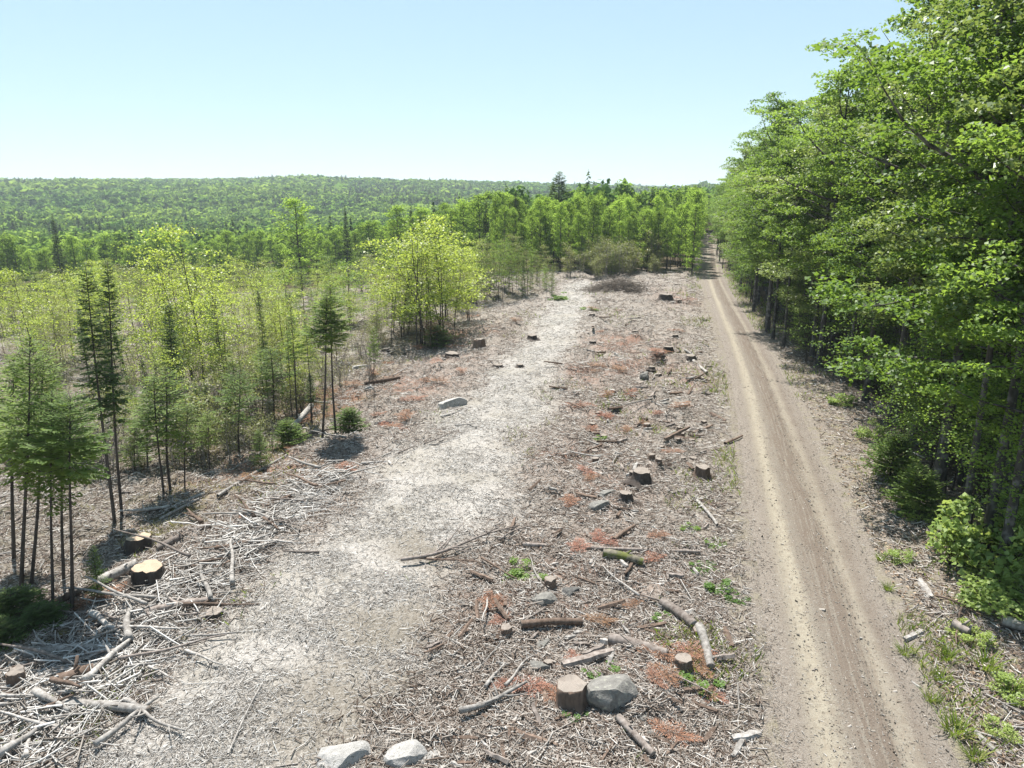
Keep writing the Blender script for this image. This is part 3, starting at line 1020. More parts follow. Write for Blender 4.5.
def stump_mesh(name, r=0.25, h=0.35, flare=1.45, tilt=0.08, n=22, roots=5):
    """cut stump standing on z = 0: fluted bark with root flare, and its sawn top"""
    mb, cb = MB(), MB()
    th = np.arange(n) / n * 2 * PI
    ph = rng.uniform(0, 6, 4)
    flut = 1 + 0.07 * np.sin(3 * th + ph[0]) + 0.05 * np.sin(5 * th + ph[1]) + 0.025 * rng.normal(size=n)
    rootf = np.maximum(0, np.sin(roots * th / 1.0 + ph[2])) ** 2
    rows = []
    prof = [(-0.12, flare * 1.12, 0.35), (0.0, flare, 0.30), (0.12, 1 + (flare - 1) * 0.55, 0.18), (0.35, 1 + (flare - 1) * 0.2, 0.06), (0.7, 1.03, 0.0), (0.97, 1.0, 0.0), (1.0, 0.96, 0.0)]
    for z, k, rf in prof:
        rr = r * k * flut * (1 + rf * rootf) * (1 + 0.02 * rng.normal(size=n))
        x, y = rr * np.cos(th), rr * np.sin(th)
        zz = h * z + tilt * x * max(z, 0) + (0.03 * h * rng.normal(size=n) if z > 0.9 else 0)
        rows.append(np.stack([x, y, zz], -1))
    V = np.concatenate(rows)
    m = len(rows)
    i, j = np.meshgrid(np.arange(m - 1), np.arange(n), indexing='ij')
    j2 = (j + 1) % n
    mb.add(V, np.stack([i * n + j, i * n + j2, (i + 1) * n + j2, (i + 1) * n + j], -1).reshape(-1, 4))
    top = rows[-1]
    c = top.mean(0)
    mid = c + (top - c) * 0.5 + np.stack([0 * th, 0 * th, 0.008 * rng.normal(size=n)], -1)
    c[2] += 0.004
    W = np.vstack([c[None], mid, top])
    T = [[0, 1 + k, 1 + (k + 1) % n] for k in range(n)]
    Q = [[1 + k, 1 + n + k, 1 + n + (k + 1) % n, 1 + (k + 1) % n] for k in range(n)]
    cb.add(W + np.array([0, 0, 0.003]), Q, T)
    return mb.mesh(name + '_bark', True), cb.mesh(name + '_cut_top', True)


def rock_mesh(name, seed, ax=(1, 0.8, 0.6), cuts=9, sub=4, rough=0.05):
    rs = np.random.default_rng(seed)
    bm = bmesh.new()
    bmesh.ops.create_icosphere(bm, subdivisions=sub, radius=1.0)
    V = np.array([v.co[:] for v in bm.verts])
    for k in range(cuts):            # facets
        nrm = rs.normal(size=3)
        nrm /= np.linalg.norm(nrm)
        dd = rs.uniform(0.62, 0.9)
        e = V @ nrm - dd
        V = V - np.maximum(e, 0)[:, None] * nrm[None, :] * 0.92
    rad = np.linalg.norm(V, axis=1, keepdims=True)
    o = rs.uniform(0, 50, 3)
    nz = np.array([math.sin(3.1 * p[0] + o[0]) * math.sin(2.7 * p[1] + o[1]) + 0.5 * math.sin(7.3 * p[2] + o[2] + 3 * p[0]) + 0.3 * math.sin(13 * p[1] + 9 * p[0]) for p in V])
    V = V * (1 + rough * nz[:, None] + rs.normal(0, 0.011, (len(V), 1)))
    for nrm, dd in (((0.42, -0.90, 0.12), 0.50), ((-0.15, 0.25, 0.95), 0.66)):      # a steep broken side and a sloping top
        nrm = np.array(nrm) / np.linalg.norm(nrm)
        V = V - np.maximum(V @ nrm - dd, 0)[:, None] * nrm[None, :] * 0.96
    V = V * np.array(ax)
    for v, p in zip(bm.verts, V):
        v.co = p
        if v.co.z < -0.35 * ax[2]:
            v.co.z = -0.35 * ax[2]
    me = bpy.data.meshes.new(name)
    bm.to_mesh(me)
    bm.free()
    me.polygons.foreach_set('use_smooth', np.ones(len(me.polygons), bool))
    me.set_sharp_from_angle(angle=0.5)
    return me


# ------------------------------------------------------------------ loose slash: sticks and chips, far too many to count
def stick_field(mb, X, Y, Z, L, r, yaw, pitch, bent_=True):
    n = len(X)
    d = np.stack([np.cos(yaw) * np.cos(pitch), np.sin(yaw) * np.cos(pitch), np.sin(pitch)], -1)
    a = np.stack([-np.sin(yaw), np.cos(yaw), np.zeros(n)], -1)
    b = np.cross(d, a)
    c = np.stack([X, Y, Z], -1)
    e0, e1 = c - d * L[:, None] / 2, c + d * L[:, None] / 2
    bend = a * (rng.normal(0, 0.10, n) * L)[:, None]
    out = []
    for e, k in ((e0, 1.0), (c + bend, 0.95), (e1, 0.55)) if bent_ else ((e0, 1.0), (e1, 0.6)):
        for t in (PI / 2, PI / 2 + 2 * PI / 3, PI / 2 + 4 * PI / 3):
            out.append(e + (a * math.cos(t) + b * -math.sin(t) * -1) * (r * k)[:, None])
    V = np.stack(out, 1).reshape(-1, 3)
    i = np.arange(n)[:, None] * (9 if bent_ else 6)
    Q = []
    for lay in (0, 3) if bent_ else (0,):
        for k in range(3):
            k2 = (k + 1) % 3
            Q.append(np.stack([i[:, 0] + lay + k, i[:, 0] + lay + k2, i[:, 0] + lay + 3 + k2, i[:, 0] + lay + 3 + k], -1))
    mb.add(V, np.stack(Q, 1).reshape(-1, 4))


def scatter_sites(n, rmin, rmax, az0, az1, power=1.0):
    """random ground points, thinning with distance"""
    u = rng.uniform(0, 1, n)
    r = rmin * (rmax / rmin) ** u if power == 1.0 else (rmin ** (1 - power) + u * (rmax ** (1 - power) - rmin ** (1 - power))) ** (1 / (1 - power))
    az = np.radians(rng.uniform(az0, az1, n))
    return r * np.sin(az), r * np.cos(az), r


def build_slash():
    # pale chips and sticks on the skid trail
    X, Y, r = scatter_sites(800000, 10.5, 95, -47, 40)
    z = zones(X, Y)
    p = z['trail'] * (1 - 0.80 * z['worn'])
    keep = rng.uniform(0, 1, len(X)) < p * np.clip(3.2 * (fbm(X, Y, 1.1, 81, 3) - 0.25), 0.25, 1.0) * 0.9
    X, Y, r = X[keep], Y[keep], r[keep]
    n = len(X)
    L = np.exp(rng.normal(math.log(0.085), 0.52, n)) * (0.8 + 0.012 * r)
    rad = np.clip(L * rng.uniform(0.035, 0.10, n), 0.0035, 0.013) * (0.85 + 0.008 * r)
    yaw = rng.uniform(0, 2 * PI, n)
    mb = MB()
    stick_field(mb, X, Y, H(X, Y) + micro(X, Y, zones(X, Y)) + 0.015 + rng.uniform(0, 0.04, n), L, rad, yaw, rng.normal(0, 0.22, n), False)
    o = link('wood_chips', mb.mesh('wood_chips'), M['chips'])
    tag(o, 'bleached wood chips and splinters carpeting the pale skid trail', 'wood chips', kind='stuff')
    # browner twigs, bark and chips over the rest of the cutting
    X, Y, r = scatter_sites(950000, 10.5, 110, -47, 42)
    z = zones(X, Y)
    p = (1 - z['trail']) * (1 - 0.93 * np.exp(-(z['tr'] / 1.55) ** 6)) * (1 - z['forest']) * (1 - 0.45 * z['left'] * (z['lft'] > 12))
    p = p * np.where(z['tr'] > 0, 0.6, 1.0) * np.where(np.abs(z['tr']) < 2.6, 0.5, 1.0)
    keep = rng.uniform(0, 1, len(X)) < p * (0.25 + 1.3 * fbm(X, Y, 1.3, 91, 3) ** 1.2)
    X, Y, r = X[keep], Y[keep], r[keep]
    n = len(X)
    L = np.exp(rng.normal(math.log(0.095), 0.66, n)) * (0.8 + 0.010 * r)
    L = np.where(np.abs(z['tr'][keep]) < 2.0, np.minimum(L * 0.5, 0.10), L)
    rad = np.clip(L * rng.uniform(0.035, 0.12, n), 0.004, 0.020) * (0.85 + 0.008 * r)
    yaw = rng.uniform(0, 2 * PI, n)
    mb = MB()
    stick_field(mb, X, Y, H(X, Y) + micro(X, Y, zones(X, Y)) + 0.02 + rng.uniform(0, 0.06, n) + 0.13 * np.exp(-(zones(X, Y)['tr'] / 1.7) ** 6) - 0.04 * np.exp(-(zones(X, Y)['tr'] / 1.7) ** 6), L, rad, yaw, rng.normal(0, 0.25, n), False)
    o = link('twig_litter', mb.mesh('twig_litter'), M['twigs'])
    tag(o, 'brown twigs bark and splinters strewn over the cutting', 'twigs', kind='stuff')
    # loose gravel on the road
    S_, T_ = rng.uniform(8, 75, 60000) ** 1.0, rng.normal(0, 1.15, 60000)
    kp = rng.uniform(0, 1, 60000) < np.clip(14 / S_, 0, 1) ** 1.3 * (0.25 + 0.75 * np.clip(np.abs(np.abs(T_) - 0.9) / 0.5, 0, 1))
    S_, T_ = S_[kp], T_[kp]
    X, Y = xy(S_, T_ + road_t(S_))
    n = len(X)
    L = np.exp(rng.normal(math.log(0.022), 0.45, n))
    mb = MB()
    stick_field(mb, X, Y, hgt0(X, Y) + np.interp(np.abs(T_), [0, 1.25, 1.6, 1.9, 2.35], [0.045, 0.03, 0.012, -0.02, -0.12]), L, L * rng.uniform(0.3, 0.5, n), rng.uniform(0, 6.3, n), rng.normal(0, 0.3, n), False)
    o = link('gravel', mb.mesh('gravel'), M['gravel'])
    tag(o, 'loose gravel and crumbs of stone on the dirt road', 'gravel', kind='stuff')
    # dead leaves and needles on the forest floor and verge
    X, Y, r = scatter_sites(90000, 12, 75, -47, 44)
    z = zones(X, Y)
    p = np.clip(z['forest'] + 0.8 * z['verge'] + 0.3 * z['left'], 0, 1) * (np.abs(z['tr']) > 2.0)
    keep = rng.uniform(0, 1, len(X)) < p
    X, Y = X[keep], Y[keep]
    mb = MB()
    add_leaves(mb, np.stack([X, Y, H(X, Y) + 0.035], -1), 0.10, 0.35, 0.0)
    o = link('leaf_litter', mb.mesh('leaf_litter'), M['litter'])
    tag(o, 'dry brown leaves lying under the trees and along the verge', 'leaf litter', kind='stuff')
    # grass: thin green scatter in places
    X, Y, r = scatter_sites(260000, 11, 110, -47, 42)
    z = zones(X, Y)
    g = fbm(X, Y, 3.2, 101, 3)
    tr, s = z['tr'], z['s']
    m1 = (tr > 1.7) * (tr < 6.5) * (1 - z['forest']) * smooth(0.54, 0.70, g) * 0.5                         # verge by the forest
    m2 = (tr < -1.9) * (tr > -4.6) * smooth(0.53, 0.68, g) * 0.8                                            # far side of the road
    m3 = z['left'] * smooth(0.46, 0.66, g) * 0.9
    m4 = (1 - z['trail']) * (z['lft'] < 0) * (tr < -3) * smooth(0.60, 0.72, g) * 0.5
    m5 = (s > 62) * (tr > 1.4) * (tr < 4.2) * 0.95                                                          # lush strip by the far road
    p = np.maximum.reduce([m1, m2, m3, m4, m5])
    keep = rng.uniform(0, 1, len(X)) < p
    X, Y, r = X[keep], Y[keep], r[keep]
    n = len(X)
    dry = (zones(X, Y)['left'] > 0.5) | (rng.uniform(0, 1, n) < 0.35)
    for nm, sel, mat, lab in (('grass', ~dry, 'grass', 'thin green grass sprouting along the verges and in the slash'), ('dry_grass', dry, 'grass_dry', 'straw coloured dry grass between the saplings')):
        x, y, rr = X[sel], Y[sel], r[sel]
        k = len(x)
        if not k:
            continue
        az = rng.uniform(0, 2 * PI, k)
        hgt = rng.uniform(0.10, 0.30, k) * (0.8 + 0.008 * rr)
        w = 0.010 * (0.9 + 0.018 * rr)
        B = np.stack([x, y, H(x, y) - 0.01], -1)
        s_ = np.stack([-np.sin(az) * w, np.cos(az) * w, 0 * az], -1)
        d = np.stack([np.cos(az) * 0.5, np.sin(az) * 0.5, np.ones(k)], -1) * hgt[:, None]
        V = np.stack([B - s_, B + s_, B + d * 0.6 + s_ * 0.7, B + d * np.array([1.4, 1.4, 1.0])], 1).reshape(-1, 3)
        mb = MB()
        mb.add(V, np.arange(4 * k).reshape(-1, 4))
        o = link(nm, mb.mesh(nm), M[mat])
        tag(o, lab, 'grass', kind='stuff')


build_slash()

# ------------------------------------------------------------------ far wooded hills (one mass), canopy of leaf clumps
def build_far_forest():
    PX, PY, PR, PH = [], [], [], []

    def ring(r0, r1, sp, R):
        area = math.radians(96) * (r1 ** 2 - r0 ** 2) / 2
        n = int(area / sp ** 2)
        r = np.sqrt(rng.uniform(r0 ** 2, r1 ** 2, n))
        az = np.radians(rng.uniform(-48, 48, n))
        x, y = r * np.sin(az), r * np.cos(az)
        s, t = st(x, y)
        ok = (np.abs(t - road_t(s)) > 5.0)
        ok &= ~((t > 0) & (s < 150) & (t < 60))
        edge = np.interp(np.degrees(az), [-48, -20, -12, -6, 0, 12, 20, 48], [196, 190, 168, 150, 136, 134, 150, 150])
        ok &= r > edge + 10 * (fbm(x, y, 14, 111, 2) - 0.5)
        x, y = x[ok], y[ok]
        PX.append(x)
        PY.append(y)
        PR.append(R * np.exp(rng.normal(0, 0.30, len(x))))
        PH.append(rng.uniform(8.5, 13.5, len(x)) + 1.5 * (fbm(x, y, 60, 121, 2) - 0.5))

    ring(130, 260, 4.2, 2.5)
    ring(260, 420, 5.2, 3.1)
    ring(420, 700, 7.0, 4.2)
    ring(700, 1300, 10.5, 6.2)
    ring(1300, 2800, 26.0, 16.0)
    X, Y, R, Ht = map(np.concatenate, (PX, PY, PR, PH))
    r = np.hypot(X, Y)
    con = (rng.uniform(0, 1, len(X)) < 0.04 + np.where(r < 300, 0.25, 1.0) * 0.55 * smooth(0.48, 0.60, fbm(X, Y, 110, 131, 3)))
    Z = H(X, Y)
    hw, cf = MB(), MB()
    TONE = []
    sel = ~con
    for lo, hi, m in ((0, 260, 260), (260, 420, 190), (420, 700, 120), (700, 1300, 64), (1300, 4000, 50)):
        q = sel & (r >= lo) & (r < hi)
        n = int(q.sum())
        if n:
            u = rng.normal(size=(n, m, 3))
            u /= np.linalg.norm(u, axis=2, keepdims=True)
            u[..., 2] = np.where(u[..., 2] < -0.3, -u[..., 2], u[..., 2])
            shell = rng.uniform(0.55, 1.0, (n, m, 1))
            # lobes: every crown has its own lumps
            lob = 1 + 0.30 * np.sin(3 * np.arctan2(u[..., 1], u[..., 0]) + rng.uniform(0, 6, (n, 1))) * (1 - u[..., 2] ** 2) + 0.15 * np.sin(4.0 * u[..., 2] + rng.uniform(0, 6, (n, 1)))
            hh = Ht[q][:, None]
            vert = np.minimum(hh * 0.42, R[q][:, None] * 1.7)
            P = np.stack([X[q][:, None] + u[..., 0] * R[q][:, None] * shell[..., 0] * lob, Y[q][:, None] + u[..., 1] * R[q][:, None] * shell[..., 0] * lob,
                          Z[q][:, None] + hh - vert + u[..., 2] * vert * shell[..., 0] * lob], -1).reshape(-1, 3)
            N = (u + rng.normal(0, 0.45, (n, m, 3))).reshape(-1, 3)
            N /= np.linalg.norm(N, axis=1, keepdims=True)
            a, b = rot_frame(N)
            ang = rng.uniform(0, 2 * PI, len(P))[:, None]
            a, b = a * np.cos(ang) + b * np.sin(ang), b * np.cos(ang) - a * np.sin(ang)
            sz = np.repeat(R[q], m)[:, None] * rng.uniform(0.20, 0.42, (n * m, 1)) * (0.50 if hi < 300 else 0.58 if hi < 500 else 0.68 if hi < 800 else 0.85)
            V = np.stack([P - a * sz - b * sz * 0.6, P + a * sz * 0.8 - b * sz * 0.7, P + a * sz + b * sz * 0.7, P - a * sz * 0.7 + b * sz * 0.8], 1).reshape(-1, 3)
            tone = np.clip(0.5 + rng.normal(0, 0.22, n) + 0.6 * (fbm(X[q], Y[q], 45, 161, 2) - 0.5), 0, 1)
            tone = np.clip(tone + 0.9 * (fbm(X[q], Y[q], 110, 201, 2) - 0.5), 0, 1)
            TONE.append(np.repeat(tone, 4 * m))
            hw.add(V, np.arange(4 * n * m).reshape(-1, 4))
    m = 54
    q = con
    n = int(q.sum())
    f = (np.arange(m)[None, :] + rng.uniform(0, 1, (n, m))) / m
    th = rng.uniform(0, 2 * PI, (n, m))
    k = np.minimum(R[q], 2.2 + 0.002 * r[q])[:, None]
    hh = Ht[q][:, None] * 1.22
    rr = k * 0.85 * (1 - f) ** 0.7
    B = np.stack([X[q][:, None] + 0 * f, Y[q][:, None] + 0 * f, Z[q][:, None] + hh * (0.25 + 0.75 * f)], -1)
    d = np.stack([np.cos(th), np.sin(th), -0.35 + 0 * th], -1)
    s_ = np.stack([-np.sin(th), np.cos(th), 0.3 * rng.normal(size=th.shape)], -1)
    w = (0.07 * k + 0.42 * rr)[..., None]
    tip = B + d * (rr + 0.04 * k)[..., None]
    V = np.stack([B - s_ * w * 0.5, tip - s_ * w, tip + s_ * w - np.array([0, 0, 0.2]), B + s_ * w * 0.5 + np.array([0, 0, 0.12])], 2).reshape(-1, 3)
    cf.add(V, np.arange(4 * n * m).reshape(-1, 4))
    me = hw.mesh('distant_hardwood_forest')
    me.attributes.new('tone', 'FLOAT', 'POINT').data.foreach_set('value', np.concatenate(TONE).astype(np.float32))
    o = link('distant_hardwood_forest', me, M['leaf_far'])
    tag(o, 'green hardwood forest covering the valley and the low hills', 'forest', kind='stuff')
    o = link('distant_conifer_forest', cf.mesh('distant_conifer_forest'), M['needle_dark'])
    tag(o, 'dark pointed conifers scattered through the hill forest', 'forest', kind='stuff')


build_far_forest()

# ------------------------------------------------------------------ plant kinds
BIG = [hardwood('big%d' % i, h=17.5, base=b, rad=rd, limbs=lm, leaf=0.16, per=78, r0=r0, bias=bi, twigs=2, cl=(0.82, 0.13), rise=rs_)
       for i, (b, rd, r0, bi, lm, rs_) in enumerate([(0.28, 3.2, 0.16, PI, 34, 50), (0.36, 2.9, 0.13, PI, 28, 62), (0.15, 3.3, 0.15, PI, 38, 44), (0.40, 2.7, 0.12, None, 28, 64), (0.10, 2.8, 0.11, PI, 36, 46), (0.31, 3.6, 0.15, PI, 32, 42)])]
MID = [hardwood('mid%d' % i, h=12.5, base=b, rad=rd, limbs=30, leaf=0.24, per=15, r0=0.11, sides=5, twigs=3, cl=(0.75, 0.28)) for i, (b, rd) in enumerate([(0.16, 2.4), (0.24, 2.0), (0.10, 2.6), (0.3, 1.8)])]
FIR = [conifer('fir%d' % i, **kw) for i, kw in enumerate([
    dict(h=8.0, base=0.50, rad=1.45, gap=0.25, per=6, dead=34, blade=0.042, gaps=0.26, shape=0.6),       # bushy crown on a bare stem
    dict(h=8.0, base=0.62, rad=0.95, gap=0.20, per=5, dead=34, gaps=0.3),                    # slender, bare below
    dict(h=8.0, base=0.66, rad=1.2, gap=0.19, per=6, dead=26, shape=0.42, gaps=0.25),
    dict(h=4.0, base=0.45, rad=0.95, gap=0.17, per=5, r0=0.032, dead=18, blade=0.033, shape=0.4, gaps=0.28),   # small fir
    dict(h=3.5, base=0.12, rad=1.0, gap=0.16, per=6, r0=0.03, dead=5, blade=0.033, gaps=0.25, shape=0.65),              # small, green to the ground
])]
SPR = [conifer('spruce%d' % i, **kw) for i, kw in enumerate([
    dict(h=9.0, base=0.45, rad=0.95, gap=0.20, per=6, r0=0.07, dead=30, droop=-0.25, shape=0.6, gaps=0.2, blade=0.058),
    dict(h=9.0, base=0.40, rad=0.75, gap=0.22, per=6, r0=0.06, dead=30, droop=-0.2, shape=0.55, gaps=0.22, blade=0.055),
    dict(h=14.0, base=0.15, rad=2.1, gap=0.36, per=7, r0=0.16, dead=10, droop=-0.15, blade=0.09, shape=0.8, gaps=0.05),
    dict(h=14.0, base=0.25, rad=2.4, gap=0.62, per=6, r0=0.17, dead=10, droop=0.1, blade=0.10, shape=0.6, gaps=0.05),   # old white pine
])]
SAP = [sapling('sap%d' % i, **kw) for i, kw in enumerate([
    dict(h=7.0, base=0.30, rad=1.5, limbs=24, per=16, leaf=0.10, cl=(0.50, 0.12), up=22),
    dict(h=7.0, base=0.42, rad=1.3, limbs=20, per=15, leaf=0.10, cl=(0.45, 0.12), up=25),
    dict(h=7.0, base=0.22, rad=1.6, limbs=30, per=15, leaf=0.10, stems=2, cl=(0.5, 0.12), up=20),
    dict(h=7.0, base=0.35, rad=1.1, limbs=18, per=11, leaf=0.10, cl=(0.42, 0.12), up=25),
    dict(h=7.0, base=0.16, rad=1.9, limbs=44, per=15, leaf=0.13, stems=4, up=18, cl=(0.55, 0.13)),
])]
BRU = [sapling('brush%d' % i, **kw) for i, kw in enumerate([
    dict(h=4.0, base=0.15, rad=0.8, limbs=34, per=1.6, stems=5, r0=0.018, leaf=0.08, twigs=4, up=48),
    dict(h=4.0, base=0.25, rad=0.7, limbs=30, per=3.2, stems=4, r0=0.018, leaf=0.08, twigs=4, up=52),
    dict(h=4.0, base=0.12, rad=0.9, limbs=36, per=9, stems=5, r0=0.018, leaf=0.11, twigs=3, up=45),
    dict(h=4.0, base=0.2, rad=0.9, limbs=30, per=0.5, stems=6, r0=0.016, leaf=0.07, twigs=5, up=50),
])]
WEED = [shrub('weed%d' % i, rad=1.0, h=0.8, n=210, leaf=0.15, stems=6) for i in range(2)]
SHR = [shrub('shrub%d' % i, rad=1.0, h=0.9, n=n_, leaf=lf) for i, (n_, lf) in enumerate([(2200, 0.12), (1500, 0.10), (1800, 0.13)])]
LOWFIR = conifer('lowfir', h=1.7, base=0.03, rad=1.0, gap=0.10, per=8, r0=0.03, dead=0, blade=0.04, shape=0.5, droop=0.1)
DEADFIR = conifer('deadfir', h=1.1, base=0.03, rad=0.9, gap=0.26, per=5, r0=0.02, dead=3, blade=0.022, shape=0.4, droop=0.1, gaps=0.3)


BIGV = {}
for i_, k_ in enumerate(BIG):
    for mn_ in ('leaf_pale', 'leaf_dark'):
        c_ = k_[1].copy()
        c_.materials.append(M[mn_])
        BIGV[i_, mn_] = (k_[0], c_)
SAPG = []
for k_ in SAP:
    c_ = k_[1].copy()
    c_.materials.append(M['leaf'])
    SAPG.append((k_[0], c_))
SAPO = []
for k_ in SAP:
    c_ = k_[1].copy()
    c_.materials.append(M['leaf_olive'])
    SAPO.append((k_[0], c_))


def tree(name, kind, loc, h, href, rz, label, cat, group, leaf, bark, sx=None, part=('trunk', 'crown')):
    s = h / href
    sxy = s if sx is None else sx
    return place(name, [(part[0], kind[0], M[bark]), (part[1], kind[1], None)], loc, rz, (sxy, sxy, s), label, cat, group)


def set_leaf(kinds, mat):
    for k in kinds:
        if not k[1].materials:
            k[1].materials.append(M[mat])


set_leaf(BIG, 'leaf')
set_leaf(MID, 'leaf_mid')
set_leaf(FIR, 'needle')
set_leaf(SPR, 'needle_dark')
set_leaf(SAP, 'leaf_spring')
set_leaf(BRU, 'leaf_olive')
set_leaf(SHR, 'leaf_shrub')
set_leaf(WEED, 'leaf')
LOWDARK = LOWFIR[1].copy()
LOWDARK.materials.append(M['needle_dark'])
set_leaf([LOWFIR], 'needle')
set_leaf([DEADFIR], 'needle_red')


def P3(x, y, dz=0.0):
    return Vector((x, y, h1(x, y) + dz))


ORD = ['nearest', 'second nearest', 'third nearest', 'fourth nearest', 'fifth nearest', 'sixth nearest', 'seventh nearest', 'eighth nearest', 'ninth nearest', 'tenth nearest']

# ------------------------------------------------------------------ wall of hardwoods right of the road
BIGROT = YAW
rowk = 0
front = []
for row in range(7):
    s = 19.0 + rng.uniform(0, 1)
    step = 2.3 if row == 0 else 2.9
    while s < 165:
        t = forest_edge(s) + row * 2.6 + rng.uniform(-0.9, 1.1) + (0.5 if row else 0)
        x, y = xy(s, t)
        az = math.degrees(math.atan2(x, y))
        lim = [165, 150, 135, 110, 75, 65, 60][row]
        if az < 41 and s < lim and az > 15.4:
            h = np.interp(s, [20, 38, 50, 80, 110, 165], [22.0, 20.5, 18.3, 17.5, 14.0, 12.5]) * rng.uniform(0.76, 1.09) * (0.95 if row == 0 else 1.0)
            sx = (h / 17.5) ** 0.6 * rng.uniform(0.85, 1.1) * (1.0 if s < 60 else np.interp(s, [60, 100], [1.0, 0.82]))
            front.append((row, s, x, y, h, sx))
        s += step * rng.uniform(0.55, 1.6) * (1 if s < 90 else 1.4)
n0 = 0
for row, s, x, y, h, sx in front:
    ki = int(rng.integers(0, 6)) if row else [0, 1, 3, 5, 2, 1, 3, 0, 5][rowk % 9]
    k = BIG[ki] if rowk % 3 == 0 else BIGV[ki, 'leaf_pale' if (rowk % 6 == 1) else 'leaf_dark'] if rowk % 3 == 1 else BIG[ki]
    rowk += 1
    if row == 0 and n0 < 10:
        lab = 'leafy grey trunked maple on the forest edge, ' + ORD[n0] + ' to the camera'
        n0 += 1
    elif row == 0:
        lab = 'leafy maple in the front row beside the far stretch of the dirt road'
    else:
        lab = 'tall green maple standing behind the front row of the roadside forest'
    tree('maple_tree', k, P3(x, y), h, 17.5, BIGROT * -1 + rng.uniform(-0.5, 0.5), lab, 'tree', 'maples along the dirt road', 'leaf', 'bark_grey', sx)

# understory firs and saplings inside the edge of that forest
for i in range(26):
    s = 24 + 34 * rng.uniform() ** 1.3
    t = forest_edge(s) + rng.uniform(0.3, 7.5)
    x, y = xy(s, t)
    h = rng.uniform(2.0, 5.5)
    if i % 3:
        tree('fir_tree', FIR[4], P3(x, y), h, 3.5, rng.uniform(0, 6), 'shaded young fir growing among the trunks of the roadside forest', 'tree', 'understory firs', 'needle', 'bark_dark', h / 3.5 * 0.9)
    else:
        tree('hardwood_sapling', SAPG[3], P3(x, y), h * 1.3, 7.0, rng.uniform(0, 6), 'thin shaded sapling among the trunks of the roadside forest', 'sapling', 'understory saplings', 'leaf', 'bark_dark')

for i in range(26):
    s = 21 + (14 * (i + rng.uniform()) / 16 if i < 16 else 75 * (i - 15 + rng.uniform()) / 10)
    t = forest_edge(s) + rng.uniform(-0.6, 2.2)
    x, y = xy(s, t)
    h = rng.uniform(3.0, 7.5)
    tree('maple_sapling', SAPG[[2, 0, 4, 2, 1][i % 5]], P3(x, y), h, 7.0, rng.uniform(0, 6), 'leafy young maple filling the gap under the forest edge by the road', 'sapling', 'young maples under the forest edge', 'leaf', 'bark_dark', h / 7.0 * rng.uniform(1.0, 1.35))

# ------------------------------------------------------------------ stand closing the clearing, and the wood's edge across the valley
cnt = 0
for row in range(5):
    for i in range(24):
        u = 500 + i * 9.0 + rng.uniform(-5, 5)
        s = 106 + row * 4.6 + rng.uniform(-2, 2)
        d = ray(u, 300)
        x = s * d[0] / d[1] * 1.0
        y = s
        ss, tt = st(x, y)
        if tt > road_t(ss) - 2.9 or u > 702:
            continue
        x += 0
        h = rng.uniform(6.8, 10.8) + 0.2 * row
        tree('hardwood_tree', MID[rng.integers(0, 4)], P3(x, y), h, 12.5, rng.uniform(0, 6), 'straight green hardwood in the dense stand that closes off the clearing', 'tree', 'hardwoods closing the clearing', 'leaf_mid', 'bark_dark', h / 12.5 * rng.uniform(0.7, 0.95))
# second side of the road beyond
for i in range(50):
    s = 104 + i * 4.0
    for sd in (-1, 1):
        if sd == 1 and s < 165:
            continue
        t = road_t(s) + sd * rng.uniform(2.7, 4.2)
        x, y = xy(s, t)
        h = rng.uniform(9.5, 12.5)
        tree('hardwood_tree', MID[rng.integers(0, 4)], P3(x, y), h, 12.5, rng.uniform(0, 6), 'green hardwood lining the far end of the dirt road', 'tree', 'hardwoods at the far road', 'leaf_mid', 'bark_dark', h / 12.5 * 0.85)
edge_spec = []
for i in range(78):
    u = -30 + 545 * (i + rng.uniform(0, 1)) / 78
    d = ray(u, 300)
    az = math.degrees(math.atan2(d[0], d[1]))
    R_ = np.interp(az, [-48, -20, -12, -6, 0, 12], [184, 178, 155, 140, 126, 124]) + rng.uniform(-9, 6)
    x, y = R_ * math.sin(math.radians(az)), R_ * math.cos(math.radians(az))
    h = rng.uniform(9.0, 12.5)
    tree('hardwood_tree', MID[rng.integers(0, 4)], P3(x, y), h, 12.5, rng.uniform(0, 6), 'round crowned hardwood at the wood edge beyond the sapling thicket', 'tree', 'hardwoods beyond the thicket', 'leaf_mid', 'bark_dark', h / 12.5 * rng.uniform(0.9, 1.35))


def by_top(u, v_top, v_base=None, dist_=None, ub=None):
    """place from the photo: foot at (ub or u, v_base) or at a distance, returns foot and height"""
    if v_base is not None:
        p = G(ub if ub is not None else u, v_base)
    else:
        d = ray(u, 300)
        k = dist_ / math.hypot(d[0], d[1])
        p = P3(d[0] * k, d[1] * k)
    return p, topz(p, v_top)


